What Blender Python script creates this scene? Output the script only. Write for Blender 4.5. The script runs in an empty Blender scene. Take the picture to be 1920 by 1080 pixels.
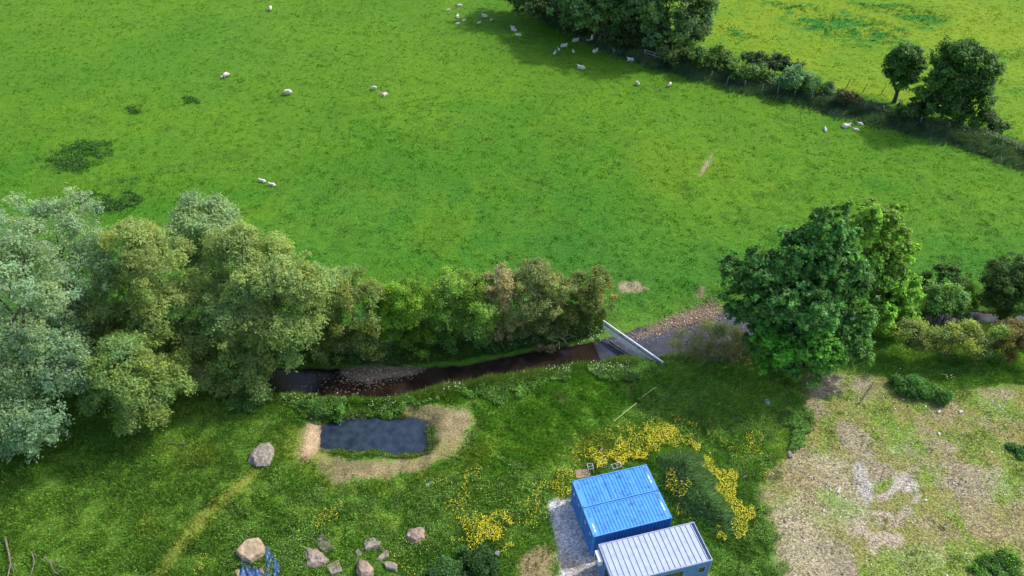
import bpy, bmesh, math, random
import numpy as np
from mathutils import Vector, Matrix, noise as mnoise

# ---------------------------------------------------------------- camera, sky, sun, exposure
scene = bpy.context.scene
F_PX, PITCH, CAM_H = 1400.0, 0.70729, 50.678
cam_data = bpy.data.cameras.new('camera')
cam_data.sensor_width = 36.0
cam_data.lens = F_PX / 1920 * 36
cam_data.clip_end = 5000
cam = bpy.data.objects.new('camera', cam_data)
scene.collection.objects.link(cam)
cam.location = (0, 0, CAM_H)
cam.rotation_euler = (math.pi / 2 - PITCH, 0, 0)
scene.camera = cam

SUN_AZ, SUN_EL = math.radians(26), math.radians(47)      # azimuth from +X towards +Y
world = bpy.data.worlds.new('World')
scene.world = world
world.use_nodes = True
wn = world.node_tree
for n_ in list(wn.nodes):
    wn.nodes.remove(n_)
w_out = wn.nodes.new('ShaderNodeOutputWorld')
w_bg = wn.nodes.new('ShaderNodeBackground')
w_sky = wn.nodes.new('ShaderNodeTexSky')
w_sky.sky_type = 'NISHITA'
w_sky.sun_disc = False
w_sky.sun_elevation = SUN_EL
w_sky.sun_rotation = math.pi / 2 - SUN_AZ
w_sky.air_density = 1.0
w_sky.dust_density = 2.5
w_bg.inputs['Strength'].default_value = 0.15
wn.links.new(w_sky.outputs[0], w_bg.inputs[0])
wn.links.new(w_bg.outputs[0], w_out.inputs[0])

sd = bpy.data.lights.new('sun', 'SUN')
sd.energy = 2.0
sd.angle = math.radians(2.5)
sd.color = (1.0, 0.95, 0.86)
sun = bpy.data.objects.new('sun', sd)
scene.collection.objects.link(sun)
SV = Vector((math.cos(SUN_EL) * math.cos(SUN_AZ), math.cos(SUN_EL) * math.sin(SUN_AZ), math.sin(SUN_EL)))
sun.rotation_euler = SV.to_track_quat('Z', 'Y').to_euler()
sun.location = (60, 60, 90)

scene.view_settings.view_transform = 'Standard'
scene.view_settings.look = 'None'
scene.view_settings.exposure = 1.03
scene.view_settings.gamma = 1.0
scene.render.engine = 'CYCLES'

# ---------------------------------------------------------------- helpers
C_ = math.cos(PITCH); S_ = math.sin(PITCH)


def ray(px, py):
    x = (px - 960) / F_PX; y = (540 - py) / F_PX
    return np.array([x, C_ + y * S_, -S_ + y * C_])


def P(px, py, z=0.0):
    """point of height z seen at that photograph pixel"""
    d = ray(px, py); t = (z - CAM_H) / d[2]
    return np.array([0, 0, CAM_H]) + d * t


def V(px, py, Y):
    """point on the upright plane Y seen at that photograph pixel"""
    d = ray(px, py); t = Y / d[1]
    return np.array([0, 0, CAM_H]) + d * t


def SC(py, z=0.0):
    """pixels per metre on the ground at that row"""
    w = P(960, py, z); return F_PX / (w[1] * C_ + (CAM_H - w[2]) * S_)


def hsh(a, b, s):
    v = np.sin(a * 127.1 + b * 311.7 + s * 74.7) * 43758.5453
    return v - np.floor(v)


def vn(x, y, s=0):
    xi = np.floor(x); yi = np.floor(y); fx = x - xi; fy = y - yi
    fx = fx * fx * (3 - 2 * fx); fy = fy * fy * (3 - 2 * fy)
    a = hsh(xi, yi, s); b = hsh(xi + 1, yi, s); c = hsh(xi, yi + 1, s); d = hsh(xi + 1, yi + 1, s)
    return (a + (b - a) * fx) * (1 - fy) + (c + (d - c) * fx) * fy


def fbm(x, y, s=0, o=4):
    r = 0; a = 0.5; t = 0
    for i in range(o):
        r = r + a * vn(x, y, s + i * 13); t += a
        x = x * 2.03 + 17.3; y = y * 2.03 + 9.1; a *= 0.5
    return r / t


def ss(a, b, x):
    t = np.clip((x - a) / (b - a), 0, 1); return t * t * (3 - 2 * t)


def wpoly(pts, z=0.0):
    return np.array([P(a, b, z)[:2] for a, b in pts])


def seg_dist(x, y, a, b):
    ab = b - a; t = np.clip(((x - a[0]) * ab[0] + (y - a[1]) * ab[1]) / (ab @ ab), 0, 1)
    return np.hypot(x - a[0] - t * ab[0], y - a[1] - t * ab[1]), t


def sdf(poly, x, y):
    """signed distance, positive inside"""
    x = np.asarray(x, float); y = np.asarray(y, float)
    d = np.full(x.shape, 1e9); ins = np.zeros(x.shape, bool)
    n = len(poly)
    for i in range(n):
        a = poly[i]; b = poly[(i + 1) % n]
        d = np.minimum(d, seg_dist(x, y, a, b)[0])
        c = ((a[1] > y) != (b[1] > y))
        with np.errstate(divide='ignore', invalid='ignore'):
            xx = (b[0] - a[0]) * (y - a[1]) / (b[1] - a[1] + 1e-12) + a[0]
        ins ^= c & (x < xx)
    return np.where(ins, d, -d)


def line_dist(pl, x, y, vals=None):
    d = np.full(np.shape(x), 1e9); v = np.zeros(np.shape(x))
    for i in range(len(pl) - 1):
        dd, t = seg_dist(x, y, pl[i], pl[i + 1])
        if vals is not None:
            v = np.where(dd < d, vals[i] + (vals[i + 1] - vals[i]) * t, v)
        d = np.minimum(d, dd)
    return (d, v) if vals is not None else d


def mesh_np(name, co, faces, mat, parent=None, attrs=None, smooth=False):
    """co n x 3, faces m x k (one size) -> object"""
    co = np.asarray(co, np.float32); faces = np.asarray(faces, np.int32)
    me = bpy.data.meshes.new(name)
    me.vertices.add(len(co)); me.vertices.foreach_set('co', co.ravel())
    m, k = faces.shape
    me.loops.add(m * k); me.loops.foreach_set('vertex_index', faces.ravel())
    me.polygons.add(m); me.polygons.foreach_set('loop_start', np.arange(0, m * k, k, dtype=np.int32))
    if smooth:
        me.polygons.foreach_set('use_smooth', np.ones(m, bool))
    me.update(calc_edges=True)
    for an, arr in (attrs or {}).items():
        arr = np.asarray(arr, np.float32)
        if arr.ndim == 2:
            if arr.shape[1] == 3:
                arr = np.hstack([arr, np.ones((len(arr), 1), np.float32)])
            at = me.attributes.new(an, 'FLOAT_COLOR', 'POINT'); at.data.foreach_set('color', arr.ravel())
        else:
            at = me.attributes.new(an, 'FLOAT', 'POINT'); at.data.foreach_set('value', arr)
    me.materials.append(mat)
    o = bpy.data.objects.new(name, me); scene.collection.objects.link(o)
    if parent: o.parent = parent
    return o


def tag(o, label=None, cat=None, group=None, kind=None):
    if label: o['label'] = label
    if cat: o['category'] = cat
    if group: o['group'] = group
    if kind: o['kind'] = kind
    return o


def empty(name, loc, rz=0.0, label=None, cat=None, group=None):
    o = bpy.data.objects.new(name, None); scene.collection.objects.link(o)
    o.empty_display_size = 0.3
    o.location = loc; o.rotation_euler = (0, 0, rz)
    return tag(o, label, cat, group)


class MB:
    def __init__(s): s.v = []; s.f = []

    def box(s, x0, x1, y0, y1, z0, z1, M=None):
        n = len(s.v)
        for z in (z0, z1):
            for x, y in ((x0, y0), (x1, y0), (x1, y1), (x0, y1)):
                p = Vector((x, y, z)); s.v.append(tuple(M @ p if M else p))
        for f in ((3, 2, 1, 0), (4, 5, 6, 7), (0, 1, 5, 4), (1, 2, 6, 5), (2, 3, 7, 6), (3, 0, 4, 7)):
            s.f.append([n + i for i in f])
        return s

    def tube(s, pts, rad, n=6, cap=True):
        pts = [Vector(p) for p in pts]
        if not hasattr(rad, '__len__'): rad = [rad] * len(pts)
        base = len(s.v)
        for i, p in enumerate(pts):
            d = (pts[min(i + 1, len(pts) - 1)] - pts[max(i - 1, 0)])
            d = d.normalized() if d.length > 1e-9 else Vector((0, 0, 1))
            a = d.cross(Vector((0.31, 0.17, 0.93)));
            if a.length < 1e-3: a = d.cross(Vector((1, 0, 0)))
            a.normalize(); b = d.cross(a)
            for k in range(n):
                t = 2 * math.pi * k / n
                s.v.append(tuple(p + (a * math.cos(t) + b * math.sin(t)) * rad[i]))
        for i in range(len(pts) - 1):
            for k in range(n):
                q = base + i * n; k2 = (k + 1) % n
                s.f.append([q + k, q + n + k, q + n + k2, q + k2])
        if cap:
            s.f.append([base + k for k in range(n)])
            s.f.append([base + (len(pts) - 1) * n + n - 1 - k for k in range(n)])
        return s

    def build(s, name, mat, parent=None, smooth=False, bevel=0):
        me = bpy.data.meshes.new(name); me.from_pydata(s.v, [], s.f); me.update()
        if bevel:
            bm = bmesh.new(); bm.from_mesh(me)
            bmesh.ops.bevel(bm, geom=list(bm.edges), offset=bevel, segments=1, affect='EDGES')
            bm.to_mesh(me); bm.free()
        if smooth:
            for p in me.polygons: p.use_smooth = True
        me.materials.append(mat)
        o = bpy.data.objects.new(name, me); scene.collection.objects.link(o)
        if parent: o.parent = parent
        return o


# ---------------------------------------------------------------- materials
def new_mat(name):
    m = bpy.data.materials.new(name); m.use_nodes = True
    nt = m.node_tree
    return m, nt, nt.nodes['Principled BSDF'], nt.nodes['Material Output']


def mat_simple(name, col, rough=0.7, var=0.15, scale=3.0, bump=0.0, metallic=0.0, spec=0.3, stain=None):
    m, nt, b, out = new_mat(name)
    N = nt.nodes; L = nt.links
    tc = N.new('ShaderNodeTexCoord'); nz = N.new('ShaderNodeTexNoise')
    nz.inputs['Scale'].default_value = scale; nz.inputs['Detail'].default_value = 6
    L.new(tc.outputs['Object'], nz.inputs['Vector'])
    mr = N.new('ShaderNodeMapRange'); mr.inputs[1].default_value = 0.3; mr.inputs[2].default_value = 0.7
    mr.inputs[3].default_value = 1 - var; mr.inputs[4].default_value = 1 + var
    L.new(nz.outputs['Fac'], mr.inputs[0])
    vm = N.new('ShaderNodeVectorMath'); vm.operation = 'SCALE'
    vm.inputs[0].default_value = col[:3]
    L.new(mr.outputs[0], vm.inputs['Scale'])
    last = vm.outputs[0]
    if stain:
        n2 = N.new('ShaderNodeTexNoise'); n2.inputs['Scale'].default_value = stain[1]; n2.inputs['Detail'].default_value = 8
        L.new(tc.outputs['Object'], n2.inputs['Vector'])
        m2 = N.new('ShaderNodeMapRange'); m2.inputs[1].default_value = stain[2]; m2.inputs[2].default_value = stain[3]
        L.new(n2.outputs['Fac'], m2.inputs[0])
        mx = N.new('ShaderNodeMix'); mx.data_type = 'RGBA'
        L.new(m2.outputs[0], mx.inputs[0]); L.new(last, mx.inputs[6]); mx.inputs[7].default_value = (*stain[0], 1)
        last = mx.outputs[2]
    L.new(last, b.inputs['Base Color'])
    b.inputs['Roughness'].default_value = rough; b.inputs['Metallic'].default_value = metallic
    b.inputs['Specular IOR Level'].default_value = spec
    if bump:
        bp = N.new('ShaderNodeBump'); bp.inputs['Strength'].default_value = 1.0; bp.inputs['Distance'].default_value = bump
        L.new(nz.outputs['Fac'], bp.inputs['Height']); L.new(bp.outputs[0], b.inputs['Normal'])
    return m


def mat_leaf(name, rough=0.55, trans=0.3, spec=0.25):
    """colour comes from the leaf attribute 'col'"""
    m, nt, b, out = new_mat(name); N = nt.nodes; L = nt.links
    at = N.new('ShaderNodeAttribute'); at.attribute_name = 'col'
    L.new(at.outputs['Color'], b.inputs['Base Color'])
    b.inputs['Roughness'].default_value = rough; b.inputs['Specular IOR Level'].default_value = spec
    tr = N.new('ShaderNodeBsdfTranslucent')
    vm = N.new('ShaderNodeVectorMath'); vm.operation = 'MULTIPLY'; vm.inputs[1].default_value = (1.25, 1.35, 0.6)
    L.new(at.outputs['Color'], vm.inputs[0]); L.new(vm.outputs[0], tr.inputs['Color'])
    mx = N.new('ShaderNodeMixShader'); mx.inputs[0].default_value = trans
    L.new(b.outputs[0], mx.inputs[1]); L.new(tr.outputs[0], mx.inputs[2]); L.new(mx.outputs[0], out.inputs['Surface'])
    return m


def mat_ground():
    m, nt, b, out = new_mat('ground'); N = nt.nodes; L = nt.links
    at = N.new('ShaderNodeAttribute'); at.attribute_name = 'col'
    gv = N.new('ShaderNodeAttribute'); gv.attribute_name = 'grav'
    tc = N.new('ShaderNodeTexCoord')
    prev = at.outputs['Color']; hs = None

    def scaled(src, fac):
        v = N.new('ShaderNodeVectorMath'); v.operation = 'SCALE'; L.new(src, v.inputs[0]); L.new(fac, v.inputs['Scale']); return v.outputs[0]
    for sc, amp, det in ((0.9, 0.16, 3), (4.5, 0.34, 4), (14.0, 0.34, 2)):
        mp = N.new('ShaderNodeMapping'); mp.inputs['Scale'].default_value = (1.0, 1.7, 1); mp.inputs['Rotation'].default_value = (0, 0, 0.35)
        L.new(tc.outputs['Object'], mp.inputs[0])
        nz = N.new('ShaderNodeTexNoise'); nz.inputs['Scale'].default_value = sc; nz.inputs['Detail'].default_value = det
        L.new(mp.outputs[0], nz.inputs['Vector'])
        mr = N.new('ShaderNodeMapRange'); mr.inputs[1].default_value = 0.28; mr.inputs[2].default_value = 0.72
        mr.inputs[3].default_value = 1 - amp; mr.inputs[4].default_value = 1 + amp
        L.new(nz.outputs['Fac'], mr.inputs[0]); prev = scaled(prev, mr.outputs[0])
        if sc == 4.5: hs = nz.outputs['Fac']
    # pebbles where grav = 1
    vo = N.new('ShaderNodeTexVoronoi'); vo.inputs['Scale'].default_value = 9.0
    L.new(tc.outputs['Object'], vo.inputs['Vector'])
    mr = N.new('ShaderNodeMapRange'); mr.inputs[3].default_value = 0.45; mr.inputs[4].default_value = 1.7
    sp = N.new('ShaderNodeSeparateColor'); L.new(vo.outputs['Color'], sp.inputs[0]); L.new(sp.outputs[0], mr.inputs[0])
    mm = N.new('ShaderNodeMix'); mm.data_type = 'FLOAT'; L.new(gv.outputs['Fac'], mm.inputs[0]); mm.inputs[2].default_value = 1.0
    L.new(mr.outputs[0], mm.inputs[3]); prev = scaled(prev, mm.outputs[0])
    L.new(prev, b.inputs['Base Color'])
    b.inputs['Roughness'].default_value = 0.95; b.inputs['Specular IOR Level'].default_value = 0.1
    bp = N.new('ShaderNodeBump'); bp.inputs['Distance'].default_value = 0.14; bp.inputs['Strength'].default_value = 0.9
    L.new(hs, bp.inputs['Height']); L.new(bp.outputs[0], b.inputs['Normal'])
    return m


def mat_water(name, deep, murk, scale, wave, rough=0.06, lo=0.35, hi=0.65):
    m, nt, b, out = new_mat(name); N = nt.nodes; L = nt.links
    tc = N.new('ShaderNodeTexCoord')
    n1 = N.new('ShaderNodeTexNoise'); n1.inputs['Scale'].default_value = scale; n1.inputs['Detail'].default_value = 7
    L.new(tc.outputs['Object'], n1.inputs['Vector'])
    mr = N.new('ShaderNodeMapRange'); mr.inputs[1].default_value = lo; mr.inputs[2].default_value = hi; L.new(n1.outputs['Fac'], mr.inputs[0])
    mx = N.new('ShaderNodeMix'); mx.data_type = 'RGBA'
    mx.inputs[6].default_value = (*deep, 1); mx.inputs[7].default_value = (*murk, 1)
    L.new(mr.outputs[0], mx.inputs[0]); L.new(mx.outputs[2], b.inputs['Base Color'])
    b.inputs['Roughness'].default_value = rough; b.inputs['Specular IOR Level'].default_value = 0.5
    b.inputs['IOR'].default_value = 1.333
    n2 = N.new('ShaderNodeTexNoise'); n2.inputs['Scale'].default_value = 5.0; n2.inputs['Detail'].default_value = 3
    L.new(tc.outputs['Object'], n2.inputs['Vector'])
    bp = N.new('ShaderNodeBump'); bp.inputs['Distance'].default_value = wave; bp.inputs['Strength'].default_value = 0.6
    L.new(n2.outputs['Fac'], bp.inputs['Height']); L.new(bp.outputs[0], b.inputs['Normal'])
    return m
# ---------------------------------------------------------------- the lie of the land
WZ = -1.15           # stream level
PZ = -0.55           # pond level
ST = [(-700, 640), (-200, 690), (150, 705), (350, 712), (480, 716), (560, 714), (650, 722), (730, 722), (800, 712), (880, 699), (960, 686),
      (1040, 672), (1120, 660), (1190, 648), (1260, 634), (1330, 618), (1400, 606), (1480, 601), (1600, 601), (1750, 600), (1850, 600), (1960, 608), (2300, 640), (3200, 700)]
SWID = [2.0, 2.0, 1.8, 1.6, 1.5, 1.4, 1.75, 1.7, 1.15, 1.1, 1.1, 1.15, 1.35, 1.9, 2.1, 2.3, 1.7, 1.2, 1.0, 1.0, 1.0, 1.1, 1.2, 1.2]
SLINE = np.array([P(a, b, WZ)[:2] for a, b in ST])
POND = wpoly([(600, 838), (606, 800), (640, 782), (700, 779), (770, 782), (803, 792), (802, 826), (796, 846), (745, 851), (700, 843), (655, 847), (615, 843)], PZ)
HEDGE = np.array([P(a, b)[:2] for a, b in [(560, -160), (820, -70), (960, -20), (1080, 50), (1170, 95), (1260, 122), (1400, 160), (1500, 182), (1600, 208), (1700, 232), (1800, 258), (1920, 300), (2100, 350), (2600, 480)]])
MOUND = wpoly([(1225, 862), (1290, 850), (1320, 872), (1345, 930), (1385, 985), (1360, 1015), (1310, 985), (1270, 975), (1262, 935), (1240, 905)])
BEACH = wpoly([(1165, 640), (1230, 612), (1290, 586), (1330, 572), (1352, 580), (1345, 600), (1310, 608), (1250, 620), (1210, 632)], WZ)
BAR = wpoly([(640, 700), (680, 690), (730, 688), (790, 694), (770, 702), (720, 712), (690, 722), (660, 716)], WZ)
BAR2 = wpoly([(655, 752), (690, 754), (745, 745), (760, 752), (700, 765), (650, 762)], WZ)


def height(x, y):
    x = np.asarray(x, float); y = np.asarray(y, float)
    z = (fbm(x / 9, y / 9, 5) - 0.5) * 0.35
    ds, w = line_dist(SLINE, x, y, SWID)
    wob = (fbm(x / 1.6, y / 1.6, 21) - 0.5) * 1.0
    e = ds - w + wob                               # metres out from the water's edge
    far = np.where(y > np.interp(x, SLINE[:, 0], SLINE[:, 1]), 1.0, 0.0)
    rise = np.where(far > 0, 3.0 + 2.2 * ss(6, 10, x) * ss(22, 17, x), 1.5)
    zc = WZ - 0.45 + 0.45 * ss(-1.4, 0.05, e) + (0 - WZ) * ss(0.0, 1.0, e / rise)
    k = ss(0.6, 1.4, e / rise)
    z = z * k + zc * (1 - k) + 0.0 * k
    bb = np.maximum(np.maximum(ss(-0.5, 0.5, sdf(BEACH, x, y) + wob * 0.4), ss(-0.7, 0.5, sdf(BAR, x, y) + wob * 0.6)), ss(-0.3, 0.3, sdf(BAR2, x, y)))
    z = np.where(e < 0.8, np.maximum(z, z * (1 - bb) + (WZ + 0.07) * bb), z)
    dp = sdf(POND, x, y) + (fbm(x / 1.1, y / 1.1, 33) - 0.5) * 0.5
    zp = np.where(dp > 0, PZ - 0.5 * ss(0, 0.8, dp), PZ + (0 - PZ) * ss(0, 1.3, -dp))
    kp = ss(1.0, 2.2, -dp)
    z = z * kp + zp * (1 - kp)
    md = sdf(MOUND, x, y)
    z = z + 1.5 * ss(-0.6, 1.9, md) * (0.75 + 0.5 * fbm(x / 1.3, y / 1.3, 44))
    hd = line_dist(HEDGE, x, y)
    z = z + 0.55 * np.exp(-(hd / 2.0) ** 2)
    # level pad under the containers
    pad = ss(1.5, 0.2, np.abs(x - 8.5) - 6.5) * ss(1.5, 0.2, np.abs(y - 30.0) - 4.2)
    z = z * (1 - pad * (md < -0.3))
    return z


def HZ(x, y): return float(height(np.array([x]), np.array([y]))[0])


def G(px, py):
    """ground point at that photograph pixel"""
    z = 0.0
    for _ in range(4):
        p = P(px, py, z); z = HZ(p[0], p[1])
    return (p[0], p[1], z)


# colours (linear base colours)
c = lambda *a: np.array(a, float)
PAST_A, PAST_B, PAST_D = c(.042, .142, .010), c(.090, .190, .012), c(.022, .088, .011)
FAR_A, FAR_B, FAR_D = c(.148, .225, .012), c(.110, .205, .012), c(.020, .100, .012)
MEAD_A, MEAD_B, MEAD_D = c(.112, .215, .028), c(.175, .260, .036), c(.076, .158, .026)
DRY = c(.190, .190, .050)
DIRT, DIRT2, PINK, CONC = c(.205, .175, .085), c(.225, .195, .125), c(.29, .245, .175), c(.32, .30, .255)
STRAW = c(.270, .205, .118)
ROUGH = c(.062, .105, .032)
GRAVEL = c(.44, .42, .42)
MUD = c(.035, .022, .014)
SHING = c(.19, .14, .095)

FARF = wpoly([(1100, -200), (1235, 60), (1330, 95), (1400, 105), (1500, 128), (1560, 165), (1640, 180), (1700, 200), (1850, 225), (1920, 262), (2300, 370), (3000, 300), (3000, -250)])
WEEDP = [wpoly(q) for q in ([(78, 300), (120, 275), (150, 262), (208, 266), (212, 285), (150, 300), (205, 300), (170, 318), (120, 325), (90, 315)],
                            [(128, 370), (180, 362), (245, 362), (268, 380), (250, 398), (190, 402), (150, 390)],
                            [(240, 200), (262, 196), (266, 212), (250, 216)], [(345, 184), (372, 181), (375, 193), (352, 195)],
                            [(210, 335), (255, 332), (265, 355), (215, 358)])]
WEEDF = [wpoly(q) for q in ([(1480, 40), (1560, 25), (1640, 35), (1710, 62), (1690, 85), (1600, 80), (1520, 62)], [(1340, 45), (1380, 52), (1420, 68), (1400, 76), (1350, 62)],
                            [(1600, 5), (1700, 8), (1790, 35), (1740, 50), (1650, 25)], [(1430, 2), (1520, 8), (1560, 25), (1470, 20)], [(1865, 95), (1920, 90), (1920, 112), (1880, 110)],
                            [(1868, 145), (1890, 152), (1892, 162), (1872, 158)])]
BARE_IN = [wpoly(q) for q in ([(1158, 533), (1195, 528), (1216, 541), (1210, 549), (1165, 550)], [(1304, 332), (1322, 300), (1336, 288), (1336, 302), (1316, 334)],
                              [(1295, 535), (1325, 530), (1330, 552), (1305, 556)], [(708, 172), (728, 172), (732, 181), (708, 181)], [(1182, 423), (1192, 424), (1193, 431), (1184, 431)], [(1233, 421), (1242, 421), (1241, 426), (1234, 426)])]
ERODE = [wpoly(q) for q in ([(1040, 738), (1050, 736), (1066, 755), (1080, 768), (1062, 766), (1046, 752)], [(1172, 712), (1180, 710), (1190, 740), (1182, 742)], [(1500, 700), (1540, 690), (1545, 720), (1520, 760), (1500, 740)])]
RING = wpoly([(690, 772), (740, 762), (820, 756), (880, 764), (896, 788), (884, 815), (862, 838), (830, 862), (770, 888), (700, 900), (640, 905), (612, 885), (590, 862), (560, 850), (575, 800), (592, 780), (612, 800), (600, 845), (640, 862), (740, 858), (800, 852), (812, 820), (812, 792), (770, 778)])
LEDGE = wpoly([(578, 784), (590, 782), (612, 792), (604, 815), (596, 840), (584, 856), (568, 856), (572, 820)])
MTRACK = [P(a, b)[:2] for a, b in [(475, 885), (440, 920), (400, 950), (370, 985), (340, 1020), (300, 1075), (280, 1110)]]
YARD = wpoly([(1535, 700), (1600, 690), (1660, 706), (1720, 740), (1790, 735), (1840, 728), (1900, 720), (2100, 740), (2300, 1200), (1500, 1200), (1450, 1060), (1435, 980), (1412, 925), (1440, 880), (1480, 850), (1500, 800), (1512, 750)])
GPAD = wpoly([(1026, 942), (1040, 935), (1072, 936), (1100, 1000), (1130, 1060), (1145, 1130), (1060, 1130), (1050, 1060), (1036, 1005)])
TANP = wpoly([(970, 1060), (995, 1030), (1020, 1022), (1036, 1040), (1035, 1075), (1050, 1110), (980, 1100)])
CONCR = [wpoly(q) for q in ([(1600, 870), (1612, 862), (1632, 905), (1636, 935), (1625, 948), (1612, 925)], [(1668, 922), (1680, 895), (1700, 886), (1716, 905), (1722, 920), (1705, 925), (1690, 918), (1672, 925)],
                            [(1622, 962), (1650, 958), (1672, 958), (1676, 972), (1655, 972), (1650, 984), (1642, 968)], [(1680, 962), (1700, 950), (1710, 958), (1690, 980), (1668, 992), (1664, 984)],
                            [(1603, 980), (1612, 968), (1622, 976), (1622, 990), (1640, 1005), (1634, 1012), (1612, 998)], [(1632, 1010), (1660, 998), (1690, 1005), (1695, 1022), (1680, 1030), (1650, 1016), (1640, 1040), (1628, 1030)],
                            [(1705, 940), (1722, 922), (1728, 928), (1716, 945)], [(1645, 930), (1662, 925), (1668, 932), (1648, 946)])]
YGREEN = [wpoly(q) for q in ([(1565, 935), (1600, 930), (1622, 955), (1612, 970), (1580, 960)], [(1638, 905), (1655, 903), (1668, 915), (1655, 925), (1640, 918)], [(1660, 815), (1690, 820), (1705, 855), (1695, 865), (1670, 845)],
                             [(1615, 765), (1650, 772), (1720, 800), (1735, 840), (1690, 835), (1640, 800)], [(1650, 1030), (1800, 1020), (1920, 1000), (1920, 1090), (1640, 1090)], [(1860, 890), (1920, 880), (1920, 940), (1870, 945)], [(1800, 738), (1900, 745), (1920, 790), (1840, 780)],
                             [(1540, 925), (1570, 920), (1575, 950), (1545, 950)])]
LUSH = [wpoly(q) for q in ([(560, 780), (640, 740), (760, 735), (900, 730), (1060, 700), (1150, 690), (1170, 760), (1100, 800), (1010, 860), (960, 900), (880, 900), (900, 830), (895, 770), (760, 750), (620, 772)],)]
YELG = [wpoly(q) for q in ([(1085, 810), (1130, 805), (1150, 830), (1120, 870), (1075, 880), (1060, 850)], [(540, 790), (570, 800), (575, 850), (620, 900), (760, 905), (860, 870), (930, 800), (915, 870), (800, 930), (640, 930), (560, 880), (525, 840)],
                           [(470, 885), (485, 890), (400, 960), (330, 1040), (290, 1035), (360, 980)], [(250, 960), (290, 955), (300, 1000), (265, 1010)], [(1395, 860), (1420, 850), (1440, 900), (1420, 910)], [(300, 840), (400, 830), (420, 870), (330, 870)])]


def mixc(a, b, t): return a * (1 - t[:, None]) + b * t[:, None]


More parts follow.
